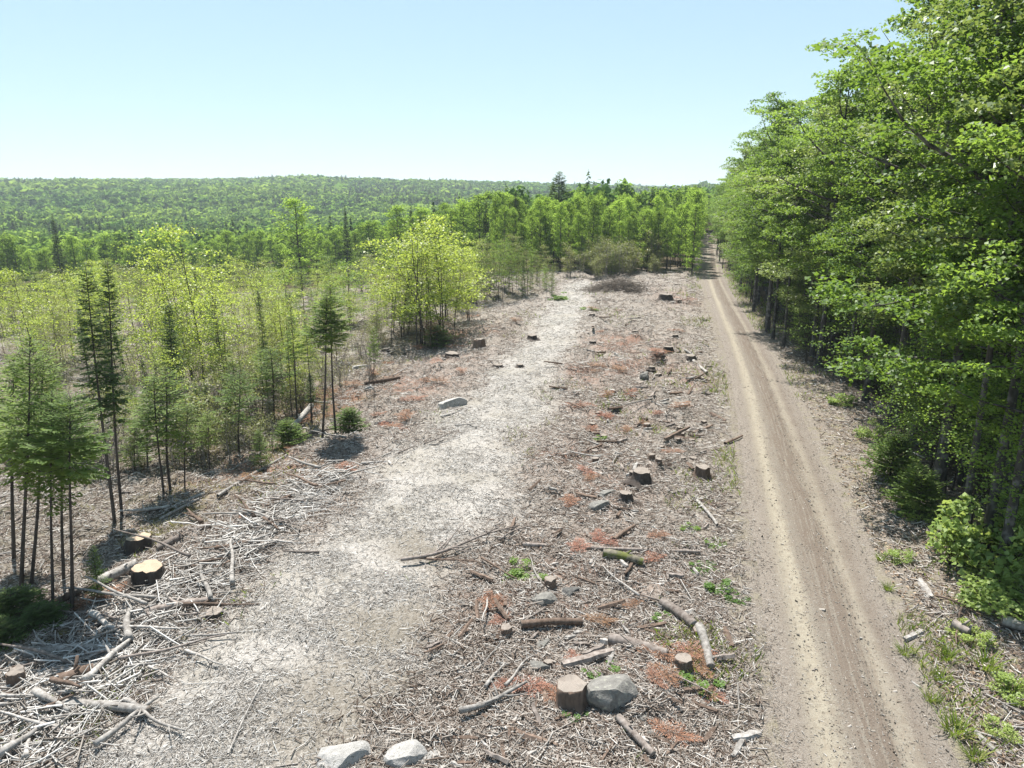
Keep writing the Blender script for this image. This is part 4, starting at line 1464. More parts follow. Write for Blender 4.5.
for u, vt, D, k, lab, nm, w in [
    (557, 172, 124, 3, 'tall ragged pine rising above the stand at the clearing end', 'pine_tree', 1.7),
    (515, 192, 112, 2, 'broad dark conical spruce at the edge of the stand', 'spruce_tree', 1.0),
    (486, 200, 118, 2, 'narrow dark spruce behind the bright maple clump', 'spruce_tree', 0.7),
    (414, 205, 128, 2, 'dark spruce between round crowned hardwoods at the wood edge', 'spruce_tree', 0.8),
    (66, 214, 165, 2, 'lone dark spruce at the wood edge across the valley', 'spruce_tree', 0.7),
    (640, 205, 112, 2, 'blue green spruce inside the stand near the road', 'spruce_tree', 0.6),
    (2, 240, 150, 2, 'dark spruce at the wood edge at the far end of the valley', 'spruce_tree', 0.8),
    (350, 205, 140, 2, 'slim dark spruce in front of the distant hillside', 'spruce_tree', 0.6)]:
    p, h = by_top(u, vt, dist_=D)
    tree(nm, SPR[k], p, h, 14.0, rng.uniform(0, 6), lab, 'tree', None, 'needle_dark', 'bark_dark', h / 14.0 * w)
for u, vt, D, lab in [(303, 200, 118, 'big rounded hardwood rising above the thicket in the valley'), (400, 207, 122, 'broad dark crowned hardwood left of the maple clump'),
                      (452, 210, 122, 'wide round hardwood beyond the bright maple clump'), (480, 196, 120, 'tall airy hardwood beside the dark spruce')]:
    p, h = by_top(u, vt, dist_=D)
    tree('hardwood_tree', MID[2], p, h, 12.5, rng.uniform(0, 6), lab, 'tree', None, 'leaf_mid', 'bark_dark', h / 12.5 * 1.25)

# ------------------------------------------------------------------ conifers left standing in the cutting: (foot u, v, top u, v, kind, width factor, label)
CON = [
    (21, 600, 8, 330, 'F0', 1.0, 'bushy fir, outermost of the dense dark clump beside the slash heap'),
    (31, 585, 28, 345, 'F0', 1.0, 'tall fir with a full green crown in the clump beside the slash heap'),
    (53, 608, 45, 388, 'F0', 1.0, 'bright green bushy fir at the front of the clump by the slash heap'),
    (64, 583, 60, 400, 'F2', 1.15, 'shorter fir at the back of the clump by the slash heap'),
    (72, 612, 66, 392, 'F2', 1.1, 'fir with bare dark stem at the edge of the clump nearest the stumps'),
    (14, 560, 2, 350, 'F1', 1.3, 'slender fir standing behind the dense fir clump'),
    (115, 525, 84, 266, 'S0', 0.85, 'tall dark spruce, thicker of the leaning twin pair'),
    (122, 516, 98, 262, 'S1', 0.85, 'tall dark spruce, slimmer of the leaning twin pair'),
    (178, 432, 170, 303, 'S0', 0.9, 'slender dark spruce rising out of the yellow green saplings'),
    (164, 497, 152, 380, 'F3', 1.1, 'small fir, first of a row of three on bare stems'),
    (171, 493, 160, 372, 'F3', 1.2, 'small fir, middle of a row of three on bare stems'),
    (185, 490, 184, 405, 'F3', 0.9, 'small fir, shortest of a row of three on bare stems'),
    (322, 443, 322, 296, 'F2', 1.15, 'bare stemmed fir with tufted top, bushier of the tall pair near the leaning log'),
    (336, 437, 332, 284, 'F2', 1.05, 'bare stemmed fir with tufted top, taller of the pair near the leaning log'),
    (374, 418, 374, 328, 'F2', 0.55, 'thin lone fir with a flat tuft standing over the black shaded stone'),
    (312, 425, 305, 320, 'F1', 0.9, 'thin fir just behind the tall tufted pair'),
    (298, 430, 292, 310, 'F1', 1.0, 'slim fir with sparse crown above the leaning grey log'),
    (293, 424, 288, 330, 'F1', 0.8, 'short slim fir above the leaning grey log'),
    (275, 425, 270, 348, 'F3', 1.3, 'bright green flat topped fir left of the leaning grey log'),
    (262, 418, 262, 350, 'F3', 1.3, 'bright green fir with a wide flat crown near the red brown brush'),
    (240, 460, 236, 372, 'F3', 1.2, 'small fir over the pale lying pole'),
    (236, 440, 232, 360, 'F3', 1.0, 'small thin fir behind the pale lying pole'),
    (268, 402, 258, 290, 'S1', 0.7, 'dark slim spruce among saplings behind the flat topped firs'),
    (210, 470, 206, 412, 'F3', 1.2, 'waist high fir at the edge of the grey slash opening'),
    (148, 470, 146, 400, 'F3', 1.2, 'pale green little fir between the twin spruces and the row of three'),
    (98, 600, 92, 545, 'F4', 0.8, 'knee high yellowish fir beside the sawn stumps'),
    (350, 434, 350, 415, 'L', 1.0, 'low bushy fir at the foot of the tall tufted pair'),
    (290, 448, 290, 425, 'L', 1.0, 'low spreading fir under the leaning grey log'),
    (262, 470, 258, 430, 'F4', 1.1, 'young fir green to the ground beside the lying pole'),
    (135, 470, 132, 420, 'F4', 1.2, 'young fir green to the ground behind the twin spruces'),
    (200, 440, 196, 385, 'F4', 0.9, 'young fir in the grey slash opening among saplings'),
    (310, 365, 308, 325, 'F4', 1.0, 'young fir at the upper edge of the grey slash opening'),
    (262, 392, 262, 345, 'F4', 0.9, 'dark young fir in shade of the sapling thicket'),
    (40, 300, 38, 268, 'S1', 0.7, 'thin dark spruce far across the valley thicket'),
    (415, 312, 412, 262, 'S1', 0.7, 'slim dark spruce hidden in the bright maple clump'),
]
for ub, vb, ut, vt, kd, w, lab in CON:
    p = G(ub, vb)
    h = max(topz(p, vt), 0.6)
    if kd == 'L':
        place('fir_bush', [('stem', LOWFIR[0], M['bark_dark']), ('foliage', LOWFIR[1], None)], p, rng.uniform(0, 6), (1.0, 1.0, 0.75), lab, 'fir bush')
        continue
    kinds, ref = (FIR, 8.0 if kd in ('F0', 'F1', 'F2') else (4.0 if kd == 'F3' else 3.5)) if kd[0] == 'F' else (SPR, 9.0)
    k = kinds[int(kd[1])]
    qd = Vector((p.x, p.y, p.z + h - CAM_H))
    zc = qd.y * cP - qd.z * sP
    lean = px_size(p, ut - (512 + FPX * qd.x / zc)) / h
    sxy = w * max(h / ref, 0.5)
    t = place('spruce_tree' if kd[0] == 'S' else 'fir_tree', [('trunk', k[0], M['bark_dark']), ('crown', k[1], None)], p, 0.0, (sxy, sxy, h / ref), lab, 'tree', 'conifers left standing in the cutting')
    q = Matrix.Rotation(math.atan(lean), 4, 'Y') @ Matrix.Rotation(rng.uniform(0, 6), 4, 'Z')
    t.rotation_euler = q.to_euler()

# conifer and hardwood thicket at the end of the left side (u 480..555) and pale brush at the trail's end
k = 0
for i in range(34):
    u = 470 + 84 * (i + rng.uniform(0, 1)) / 34
    v = np.interp(u, [470, 556], [306, 299]) - rng.uniform(0, 14)
    p = G(u, v)
    vt = np.interp(u, [470, 500, 530, 556], [250, 236, 246, 262]) + rng.uniform(-6, 18)
    h = topz(p, vt)
    if i % 3 == 0:
        tree('fir_tree', FIR[4], p, h, 3.5, rng.uniform(0, 6), 'dark young fir in the clump beside the skid trail bend', 'tree', 'clump beside the skid trail bend', 'needle', 'bark_dark', h / 3.5 * 0.45)
    else:
        tree('hardwood_sapling', (SAPG if i % 2 else SAPO)[i % 4], p, h, 7.0, rng.uniform(0, 6), 'slim green sapling in the clump beside the skid trail bend', 'sapling', 'clump beside the skid trail bend', 'leaf', 'bark_dark', h / 7 * 0.9)
for i in range(46):
    u = 566 + 92 * rng.uniform()
    v = np.interp(u, [560, 600, 660], [276, 281, 276]) - rng.uniform(0, 9)
    p = G(u, v)
    h = topz(p, v - rng.uniform(16, 42))
    if i % 4 == 0:
        tree('fir_tree', FIR[4], p, h, 3.5, rng.uniform(0, 6), 'small olive green fir in the brush at the end of the skid trail', 'tree', 'brush at the end of the trail', 'needle', 'bark_dark', h / 3.5 * 0.6)
    else:
        tree('brush_sapling', BRU[[2, 1, 2][i % 3]], p, h, 4.0, rng.uniform(0, 6), 'thin olive brush sapling at the end of the skid trail', 'sapling', 'brush at the end of the trail', 'leaf_olive', 'brush', h / 4 * 1.1)

# ------------------------------------------------------------------ spring green saplings left of the clearing
for i in range(125):
    u = rng.uniform(-30, 400)
    v = rng.uniform(300, 415) if i % 3 else rng.uniform(285, 330)
    if left_of_edge(*G(u, v)[:2]) < 3.0 or (300 < u and v > 345) or (u < 110 and v > 375):
        continue
    p = G(u, v)
    top = np.interp(u, [-25, 60, 110, 170, 220, 300, 360, 400], [266, 266, 256, 240, 256, 272, 272, 272]) + rng.uniform(0, 75)
    h = np.clip(topz(p, top), 2.6, 6.8)
    near = 'tallest ' if h > 7.8 else ''
    tree('hardwood_sapling', (SAPO if i % 7 == 3 else SAP)[[0, 1, 3, 0, 2][i % 5]], p, h, 7.0, rng.uniform(0, 6), 'slender yellow green sapling in the open thicket across the slash heap', 'sapling', 'yellow green saplings in the thicket', 'leaf_spring', 'bark_grey', h / 7 * rng.uniform(0.85, 1.2))
for ub, vb, vt, k, w, lab in [(205, 400, 230, 0, 1.25, 'tallest bright yellow green sapling with a forked pale stem'), (190, 385, 250, 2, 1.3, 'bushy bright yellow green sapling beside the tallest one'),
                              (125, 385, 270, 2, 1.2, 'yellow green sapling right behind the twin spruces'), (40, 395, 272, 0, 1.2, 'curved yellow green sapling behind the fir clump'),
                              (265, 350, 262, 2, 1.2, 'broad yellow green sapling above the grey slash opening')]:
    p = G(ub, vb)
    h = topz(p, vt)
    tree('hardwood_sapling', SAP[k], p, h, 7.0, rng.uniform(0, 6), lab, 'sapling', None, 'leaf_spring', 'bark_pale', h / 7 * w * 0.85)
for i in range(120):
    if i >= 44:
        u, v = rng.uniform(-20, 490), rng.uniform(284, 372)
    elif i < 18:
        u, v = rng.uniform(-30, 105), rng.uniform(318, 385)
    else:
        u, v = rng.uniform(115, 330), rng.uniform(370, 450)
    p = G(u, v)
    if left_of_edge(p.x, p.y) < 3.0:
        continue
    h = rng.uniform(3.0, 6.5) if i < 18 else rng.uniform(2.0, 5.0) if i < 44 else rng.uniform(2.2, 5.2)
    tree('hardwood_sapling', (SAPO if i % 3 == 1 else SAP)[[3, 1, 3, 0][i % 4]], p, h, 7.0, rng.uniform(0, 6), 'short yellow green sapling on the near side of the open thicket', 'sapling', 'yellow green saplings in the thicket', 'leaf_spring', 'bark_grey', h / 7 * rng.uniform(0.9, 1.3))
for i in range(80):
    u, v = rng.uniform(-25, 480), rng.uniform(274, 338)
    p = G(u, v)
    if left_of_edge(p.x, p.y) < 3.0:
        continue
    h = rng.uniform(2.5, 6.0)
    if i % 4 == 0:
        tree('fir_tree', [FIR[4], SPR[1]][(i // 4) % 2], p, h, [3.5, 9.0][(i // 4) % 2], rng.uniform(0, 6), 'spindly dark young conifer between the saplings of the open thicket', 'tree', 'spindly conifers in the thicket', 'needle', 'bark_dark', max(h / [3.5, 9.0][(i // 4) % 2] * 0.7, 0.5))
    else:
        tree('hardwood_sapling', [SAPG, SAPO, SAP][i % 3][[4, 2, 0, 4][(i // 3) % 4]], p, h, 7.0, rng.uniform(0, 6), 'bushy green sapling at the far side of the open thicket before the wood edge', 'sapling', 'bushy saplings before the wood edge', 'leaf', 'bark_grey', h / 7 * rng.uniform(1.1, 1.5))
for i in range(34):
    u, v = rng.uniform(-20, 330), rng.uniform(330, 470)
    p = G(u, v)
    if left_of_edge(p.x, p.y) < 2.0:
        continue
    h = rng.uniform(2.2, 6.5)
    k = [FIR[1], FIR[3], SPR[1], FIR[4]][i % 4]
    tree('fir_tree', k, p, h, [8.0, 4.0, 9.0, 3.5][i % 4], rng.uniform(0, 6), 'spindly dark young conifer between the saplings of the open thicket', 'tree', 'spindly conifers in the thicket', 'needle', 'bark_dark', max(h / [8.0, 4.0, 9.0, 3.5][i % 4] * 0.8, 0.45))
# the bright clump of young maples
for i, (u, v, vt, w) in enumerate([(420, 345, 228, 1.25), (405, 338, 240, 1.1), (440, 340, 234, 1.2), (456, 332, 246, 1.1), (428, 330, 226, 1.2), (395, 330, 258, 1.0), (468, 322, 256, 0.9), (412, 322, 238, 1.1), (445, 322, 240, 1.1)]):
    p = G(u, v)
    h = topz(p, vt)
    tree('maple_sapling', SAP[[4, 2][i % 2]], p, h, 7.0, rng.uniform(0, 6), 'bright lime green young maple in the large clump beside the clearing', 'sapling', 'bright maple clump', 'leaf_spring', 'bark_grey', h / 7 * w)
# leafless grey brush through the thicket
for i in range(245):
    u = rng.uniform(-20, 410)
    v = rng.uniform(280, 480)
    p = G(u, v)
    if left_of_edge(p.x, p.y) < 1.5:
        continue
    h = rng.uniform(1.0, 3.4)
    tree('brush_sapling', BRU[[0, 1, 3, 2, 1][i % 5]], p, h, 4.0, rng.uniform(0, 6), 'leggy grey brush with few leaves among the saplings', 'brush', 'grey brush among the saplings', 'leaf_olive', 'brush', h / 4 * rng.uniform(1.0, 1.5))

# ------------------------------------------------------------------ shrubs and weeds on the verge by the forest
for u, v, r_, hh, k, lab in [
    (992, 572, 1.8, 2.3, 0, 'large pale leaved maple shrub under the nearest trees'), (1035, 560, 1.6, 2.2, 2, 'pale leaved shrub reaching out from under the forest edge'),
    (965, 548, 0.9, 0.8, 1, 'low leafy shrub between the large shrub and the fir bush'), (1010, 610, 1.2, 0.8, 0, 'leafy shrub drooping over the verge in front of the large one'),
    (925, 520, 0.8, 0.8, 1, 'sparse leafy shrub at the feet of the fir bush'), (900, 470, 0.9, 0.8, 2, 'shaded leafy shrub behind the fir bush'),
    (872, 440, 0.8, 0.9, 1, 'small leafy shrub at the foot of the leaning trunks'), (1022, 700, 0.6, 0.45, 1, 'leafy shrub at the bottom of the verge in shade'), (1000, 735, 0.35, 0.3, 1, 'low weedy shrub at the bottom of the verge'),
    (840, 405, 0.7, 0.7, 2, 'small shaded shrub at the verge by the third gap'), (970, 640, 0.5, 0.4, 1, 'knee high leafy weed on the verge near a pale log'),
    (900, 560, 0.45, 0.35, 1, 'little green weed at the road edge below the fir bush')]:
    p = G(u, v)
    place('leafy_shrub', [('stem', SHR[k][0], M['bark_dark']), ('leaves', SHR[k][1], None)], p, rng.uniform(0, 6), (r_, r_, hh), lab, 'shrub')
p = G(915, 515)
place('fir_bush', [('stem', LOWFIR[0], M['bark_dark']), ('foliage', LOWFIR[1], None)], p, 1.0, (1.25, 1.25, 1.0), 'bright green fir bush at the forest edge by the road', 'fir bush')
p = G(890, 480)
place('fir_bush', [('stem', LOWFIR[0], M['bark_dark']), ('foliage', LOWFIR[1], None)], p, 2.0, (1.2, 1.2, 1.1), 'dull shaded fir bush behind the bright one', 'fir bush')
TUFT = [blades_mesh('grass_tuft%d' % i, 70, 0.28, 0.34) for i in range(3)]
for u, v, sc, lab in [(955, 733, 1.25, 'largest bright grass tuft at the road edge'), (905, 655, 0.8, 'grass tuft beside the white splinter on the verge'), (948, 660, 1.0, 'grass tuft at the verge above the largest one'),
                      (985, 668, 1.4, 'tall grass tuft in the verge shade'), (1010, 690, 1.3, 'tall grass tuft at the outer verge'), (940, 680, 0.8, 'small grass tuft under the pale log'),
                      (880, 560, 0.7, 'grass tuft on the verge across from the tyre tracks'), (930, 700, 0.7, 'small thin grass tuft in verge shade'), (975, 760, 0.9, 'grass tuft at the bottom edge of the verge'), (888, 590, 0.7, 'grass tuft near the white splintered stick')]:
    p = G(u, v)
    o = link('grass_tuft', TUFT[rng.integers(0, 3)], M['grass'])
    o.location = p
    o.rotation_euler = (0, 0, rng.uniform(0, 6))
    o.scale = (sc, sc, sc)
    tag(o, lab, 'grass tuft', 'grass tufts on the verge')
# green weeds sprouting in the slash
for i, (u, v, sc) in enumerate([(520, 572, 0.5), (530, 582, 0.5), (512, 580, 0.35), (703, 570, 0.4), (720, 590, 0.4), (665, 622, 0.35), (607, 678, 0.45), (596, 680, 0.35), (700, 690, 0.45), (576, 700, 0.3), (612, 557, 0.3), (735, 600, 0.3),
                                (690, 530, 0.3), (683, 545, 0.25), (575, 720, 0.25), (650, 700, 0.35), (620, 735, 0.25), (640, 455, 0.3), (600, 440, 0.3), (715, 545, 0.35), (560, 300, 1.2), (590, 310, 0.8)]):
    p = G(u, v)
    place('green_weed', [('stem', WEED[i % 2][0], M['bark_dark']), ('leaves', WEED[i % 2][1], None)], p, rng.uniform(0, 6), (sc * 1.2, sc * 1.2, sc * 0.7), 'small green weed sprouting through the slash between trail and road', 'weed', 'weeds in the slash')

# things in the cutting stand on its clods as well
G_flat = G


def G(u, v):
    p = G_flat(u, v)
    x_, y_ = np.array([p.x]), np.array([p.y])
    p.z += float(micro(x_, y_, zones(x_, y_))[0])
    return p


# ------------------------------------------------------------------ stumps
STUMPS = [stump_mesh('stump%d' % i, 0.25, hh, fl, tl) for i, (hh, fl, tl) in enumerate([(0.42, 1.35, 0.06), (0.30, 1.55, -0.08), (0.52, 1.2, 0.12), (0.24, 1.5, 0.1)])]

STOPS = {}
for i, (b_, c_) in enumerate(STUMPS):
    for f_ in (False, True):
        m_ = c_.copy()
        m_.materials.append(M['cut' if f_ else 'cut_old'])
        STOPS[i, f_] = m_


def k_fresh(lab):
    return 'fresh pale' in lab or 'flat pale' in lab


def stump(u, v, wpx, k, label, bark='bark_dark', group=None, zs=1.0, fresh=False):
    p = G(u, v)
    s = px_size(p, wpx) / 0.5
    return place('tree_stump', [('bark', STUMPS[k][0], M[bark]), ('cut_top', STOPS[k, fresh], None)], p, rng.uniform(0, 6), (s, s, s * zs), label, 'stump', group)


for u, v, w, k, lab, b, zs in [
    (150, 584, 24, 1, 'wide low stump with a fresh pale top beside a lying log', 'bark_dark', 1.0),
    (140, 549, 20, 3, 'flat pale topped stump behind the wide one near the fir clump', 'bark_dark', 1.2),
    (571, 703, 26, 0, 'brown barked stump standing next to the big grey boulder', 'log_brown', 0.95),
    (683, 670, 15, 0, 'small light topped stump beside the red needled branches', 'bark_dark', 0.9),
    (550, 588, 11, 2, 'short upright stump behind the grey rock pair', 'log_brown', 0.85),
    (506, 636, 10, 2, 'narrow reddish stump at the end of a dark log', 'log_brown', 0.8),
    (702, 478, 13, 0, 'white topped brown stump in the open near the road', 'log_brown', 1.0),
    (480, 348, 11, 0, 'red brown stump by the far left edge of the clearing', 'log_brown', 1.0),
    (641, 486, 16, 1, 'red brown root stump, cut slanting, behind the white topped rock', 'log_brown', 1.1),
    (625, 503, 12, 1, 'small brown stump beside the white topped rock', 'log_brown', 1.1),
    (680, 441, 9, 2, 'dark little stump, upper of the two near the road', 'bark_dark', 1.0),
    (679, 433, 6, 2, 'dark tiny stump just above the dark little one', 'bark_dark', 1.0),
    (633, 478, 8, 1, 'dark low stump on the right of the trail', 'bark_dark', 1.0),
    (651, 468, 6, 2, 'small dark stump between the low stump and the road', 'bark_dark', 1.0),
    (690, 361, 9, 1, 'dark stump heaped with slash beside the white pole', 'bark_dark', 1.0),
    (668, 352, 9, 1, 'dark stump in the reddish far part of the clearing', 'bark_dark', 1.0),
    (498, 367, 9, 3, 'low dark stump left of the trail beyond the white boulder', 'bark_dark', 0.6),
    (520, 367, 6, 1, 'small dark stump on the trail edge beyond the white boulder', 'bark_dark', 0.8),
    (452, 359, 13, 3, 'broad dark low stump by the red needle patch', 'bark_dark', 1.0),
    (532, 340, 9, 3, 'low grey stump at the trail edge near the far clump', 'bark_grey', 1.0),
    (386, 357, 8, 3, 'stump hidden under slash below the bright maples', 'bark_dark', 1.0),
    (697, 635, 8, 2, 'thin snapped stump beside the split log', 'log_brown', 0.8),
    (548, 668, 8, 2, 'small dark snag stump by the small grey rock', 'bark_dark', 0.9),
    (215, 618, 14, 3, 'low brown root plate half buried in the chips', 'log_brown', 0.7),
    (20, 692, 12, 2, 'cut branch stub at the edge of the slash heap', 'log_brown', 1.3),
    (640, 385, 7, 3, 'dark stump low in the reddish slash', 'bark_dark', 1.0),
    (665, 300, 12, 3, 'reddish stump beside the brush heap', 'log_brown', 1.0)]:
    stump(u, v, w, k, lab, b, 'stumps in the cutting', zs, k_fresh(lab))
for i in range(40):
    u, v = rng.uniform(590, 705), rng.uniform(285, 470)
    p = G(u, v)
    z = zones(np.array([p.x]), np.array([p.y]))
    if z['trail'][0] > 0.4 or z['tr'][0] > -3.2:
        continue
    stump(u, v, rng.uniform(3.5, 7.0), [1, 3, 1, 0][i % 4], 'little dark weathered stump among the far slash between trail and road', ['bark_dark', 'log_brown', 'log_brown'][i % 3], 'little stumps in the far slash', 0.8)

# ------------------------------------------------------------------ rocks
ROCKS = [rock_mesh('rock%d' % i, 40 + i, ax, c, 4, ro) for i, (ax, c, ro) in enumerate([((1, 0.85, 0.75), 9, 0.05), ((1, 0.7, 0.5), 12, 0.04), ((1, 0.9, 0.62), 7, 0.06), ((1, 0.6, 0.42), 10, 0.05)])]
RMESH = {}
for i, me in enumerate(ROCKS):
    for mn in ('rock', 'rock_white', 'rock_dark'):
        c = me.copy()
        c.materials.append(M[mn])
        RMESH[i, mn] = c


def rock(u, v, wpx, k, mat, label, rz=None, zs=1.0, group=None, tilt=(0, 0)):
    p = G(u, v)
    s = px_size(p, wpx) / 2.0
    o = link('boulder' if wpx > 24 else 'rock', RMESH[k, mat], None)
    o.location = p + Vector((0, 0, s * 0.03))
    o.rotation_euler = (tilt[0], tilt[1], rng.uniform(0, 6) if rz is None else rz)
    o.scale = (s, s, s * zs)
    tag(o, label, 'boulder' if wpx > 24 else 'rock', group)
    return o


for u, v, w, k, m, lab, rz, zs, tl in [
    (614, 706, 54, 0, 'rock', 'largest grey boulder with a dark shaded face between stump and road', 0.1, 1.15, (0.0, 0.0)),
    (344, 760, 48, 2, 'rock_white', 'bright white flat boulder, wider of the pair at the bottom edge', 0.3, 0.8, (0, 0)),
    (408, 760, 42, 0, 'rock_white', 'bright white round boulder beside the wider white one', 0.4, 0.9, (0, 0)),
    (432, 758, 22, 1, 'rock_white', 'small pale rock right beside the round white boulder', 0.2, 0.7, (0, 0)),
    (545, 604, 30, 0, 'rock', 'grey boulder with a dark front in front of the upright stump', 0.2, 0.85, (0, 0)),
    (572, 594, 22, 2, 'rock_dark', 'dark grey rock touching the boulder by the upright stump', 0.2, 0.9, (0, 0)),
    (540, 669, 25, 2, 'rock', 'small grey rock with dark side left of the stump', -0.2, 0.9, (0, 0)),
    (544, 645, 20, 1, 'rock', 'pale grey low rock between the dark log and the small grey rock', 0.6, 0.9, (0, 0)),
    (600, 508, 26, 1, 'rock', 'white topped grey rock with a dark base in mid clearing', 0.1, 1.2, (0, 0)),
    (607, 496, 22, 3, 'rock', 'flat grey rock just behind the white topped one', 0.4, 0.8, (0, 0)),
    (450, 407, 34, 3, 'rock_white', 'long pale boulder tilted at the left edge of the trail', 0.35, 1.2, (0.0, -0.12)),
    (615, 411, 17, 1, 'rock_dark', 'dark flat rock alone in mid clearing', 0.0, 0.9, (0, 0)),
    (665, 406, 14, 0, 'rock', 'white capped rock between the dark flat rock and the road', 0.5, 1.0, (0, 0)),
    (382, 426, 22, 3, 'rock_dark', 'black shaded stone at the foot of the thin lone fir', 0.3, 1.0, (0, 0)),
    (370, 396, 11, 0, 'rock_white', 'upright white stone slab behind the thin lone fir', 0.8, 1.7, (0, 0)),
    (360, 368, 20, 3, 'rock_white', 'pale flat rock where the grey slash opening meets the clearing', 0.2, 0.8, (0, 0)),
    (569, 405, 9, 2, 'rock', 'small grey rock on the right side of the trail', 0.0, 0.9, (0, 0)),
    (600, 457, 13, 2, 'rock', 'grey rock half sunk right of the trail', 0.3, 0.8, (0, 0)),
    (645, 380, 12, 2, 'rock', 'pointed grey rock in the reddish slash', 0.9, 1.3, (0, 0)),
    (342, 470, 9, 2, 'rock_white', 'small white rock at the left edge of the trail', 0.9, 1.0, (0, 0)),
    (590, 660, 14, 0, 'rock', 'pale rock behind the flat board', 0.9, 1.0, (0, 0)),
    (520, 702, 14, 1, 'rock_white', 'small bluish white rock left of the stump', 0.9, 0.8, (0, 0)),
    (866, 637, 7, 1, 'rock_white', 'small white stone at the road edge by the pale splinter', 0.9, 0.8, (0, 0)),
    (988, 640, 22, 1, 'rock', 'grey rock on the verge between the shrubs', 0.4, 0.8, (0, 0)),
    (508, 312, 8, 3, 'rock', 'flat grey rock left of the trail before the far clump', 0.4, 0.9, (0, 0))]:
    rock(u, v, w, k, m, lab, rz, zs, None, tl)
for i in range(95):
    u, v = rng.uniform(560, 735), rng.uniform(300, 768)
    p = G(u, v)
    z = zones(np.array([p.x]), np.array([p.y]))
    if z['trail'][0] > 0.6 or z['tr'][0] > -2.4:
        continue
    rock(u, v, rng.uniform(0.12, 0.36) / px_size(p, 1.0), rng.integers(0, 4), ['rock', 'rock', 'rock_dark'][i % 3], 'fist sized grey stone lying in the slash between trail and road', None, 0.8, 'small stones in the slash')

# ------------------------------------------------------------------ logs and poles placed one by one: ends in the photo, thickness px
def span(u0, v0, u1, v1):
    a, b = G(u0, v0), G(u1, v1)
    return a, b


def log(u0, v0, u1, v1, wpx, bark, label, cat='log', name='log', lift=0.0, knots=2, bend=0.02, cut=True, taper=0.85):
    a, b = span(u0, v0, u1, v1)
    r = px_size((a + b) / 2, wpx) / 2
    a = a + Vector((0, 0, r * 0.75 + 0.07))
    b = b + Vector((0, 0, r * 0.75 + 0.07 + lift))
    L = (b - a).length
    me, ce = log_mesh(name, L, r, 11 if wpx > 5 else 8, bend, taper, knots)
    t = thing(name, a)
    d = (b - a).normalized()
    t.rotation_euler = d.to_track_quat('X', 'Z').to_euler()
    tag(t, label, cat)
    link('bark', me, M[bark], t)
    if cut:
        for c in ce:
            link('cut_face', c, M['cut_old'], t)
    return t


def stick(u0, v0, u1, v1, wpx, mat, label, subs=3, bend=0.10, cat='branch', group=None, lift=0.0):
    a, b = span(u0, v0, u1, v1)
    r = px_size((a + b) / 2, wpx) / 2
    b = b + Vector((0, 0, lift))
    L = (b - a).length
    o = link('branch', branch_mesh('branch', L, r, subs, bend), M[mat])
    o.location = a + Vector((0, 0, 0.05 + r))
    o.rotation_euler = (b - a).normalized().to_track_quat('X', 'Z').to_euler()
    tag(o, label, cat, group)
    return o


for a in [
    (610, 646, 667, 661, 11, 'log_bark', 'thick pale barked log lying behind the big grey boulder'),
    (521, 631, 582, 629, 7, 'log_brown', 'dark brown log beside the narrow reddish stump'),
    (603, 562, 643, 568, 9, 'log_moss', 'short mossy log under the long thin pole'),
    (662, 607, 694, 630, 9, 'log_bark', 'pale log ending at the split white log near the road'),
    (698, 632, 711, 672, 9, 'log_grey', 'split whitish log lying lengthwise near the road'),
    (617, 727, 653, 759, 7, 'log_bark', 'short pale log pointing at the bottom edge in front of the boulder'),
    (27, 661, 115, 651, 8, 'log_grey', 'long straight grey log across the slash heap'),
    (285, 441, 313, 421, 6, 'log_grey', 'leaning silver grey log among the thin firs', 'log', 'log', 0.7),
    (98, 588, 138, 572, 9, 'log_grey', 'pale log butting against the wide stump'),
    (158, 552, 210, 530, 6, 'log_bark', 'brown grey log behind the two sawn stumps'),
    (0, 628, 98, 590, 6, 'log_brown', 'dark log lying under the fir clump'),
    (140, 618, 216, 606, 7, 'log_bark', 'straight brown grey log at the upper side of the slash heap'),
    (62, 710, 150, 716, 8, 'log_grey', 'fat grey log in the middle of the slash heap'),
    (1000, 626, 1030, 634, 9, 'log_grey', 'pale log on the verge under the large maple shrub'),
    (952, 630, 968, 638, 9, 'log_bark', 'short brown log on the verge near the shrub'),
    (60, 690, 95, 676, 12, 'log_brown', 'rusty brown rotten log inside the slash heap'),
    (365, 386, 400, 380, 4, 'log_brown', 'dark log among red needles left of the trail')]:
    log(*a)
for a in [
    (523, 549, 700, 556, 4.5, 'log_bark', 'long thin grey pole lying across the clearing', 'pole'),
    (614, 543, 634, 529, 4.5, 'log_brown', 'short dark stick leaning on the slash above the long pole', 'pole'),
    (697, 503, 717, 528, 3.5, 'log_grey', 'thin white pole pointing toward the road', 'pole'),
    (693, 363, 707, 375, 3.2, 'log_grey', 'white peeled pole lying beside the far road edge', 'pole'),
    (725, 446, 742, 438, 2.6, 'log_brown', 'dark little pole lying at the road edge', 'pole'),
    (218, 500, 287, 457, 3.2, 'log_grey', 'long pale pole lying through the young firs', 'pole'),
    (160, 522, 200, 505, 3.0, 'log_grey', 'pale pole continuing behind the sawn stumps', 'pole'),
    (228, 757, 262, 688, 1.8, 'log_grey', 'thin straight bare stick lying on the pale chips', 'pole'),
    (685, 352, 697, 360, 2.5, 'log_grey', 'short white pole above the white peeled one', 'pole')]:
    log(*a, name='pole', knots=1, bend=0.012, cut=False, taper=0.7)


def slab(u0, v0, u1, v1, wpx, mat, label, up=0.03):
    a, b = span(u0, v0, u1, v1)
    L = (b - a).length
    w = px_size((a + b) / 2, wpx)
    o = link('splintered_board', slab_mesh('splintered_board', L, w, w * 0.45), M[mat])
    o.location = a + Vector((0, 0, up))
    o.rotation_euler = (b - a).normalized().to_track_quat('X', 'Z').to_euler()
    tag(o, label, 'wood piece')


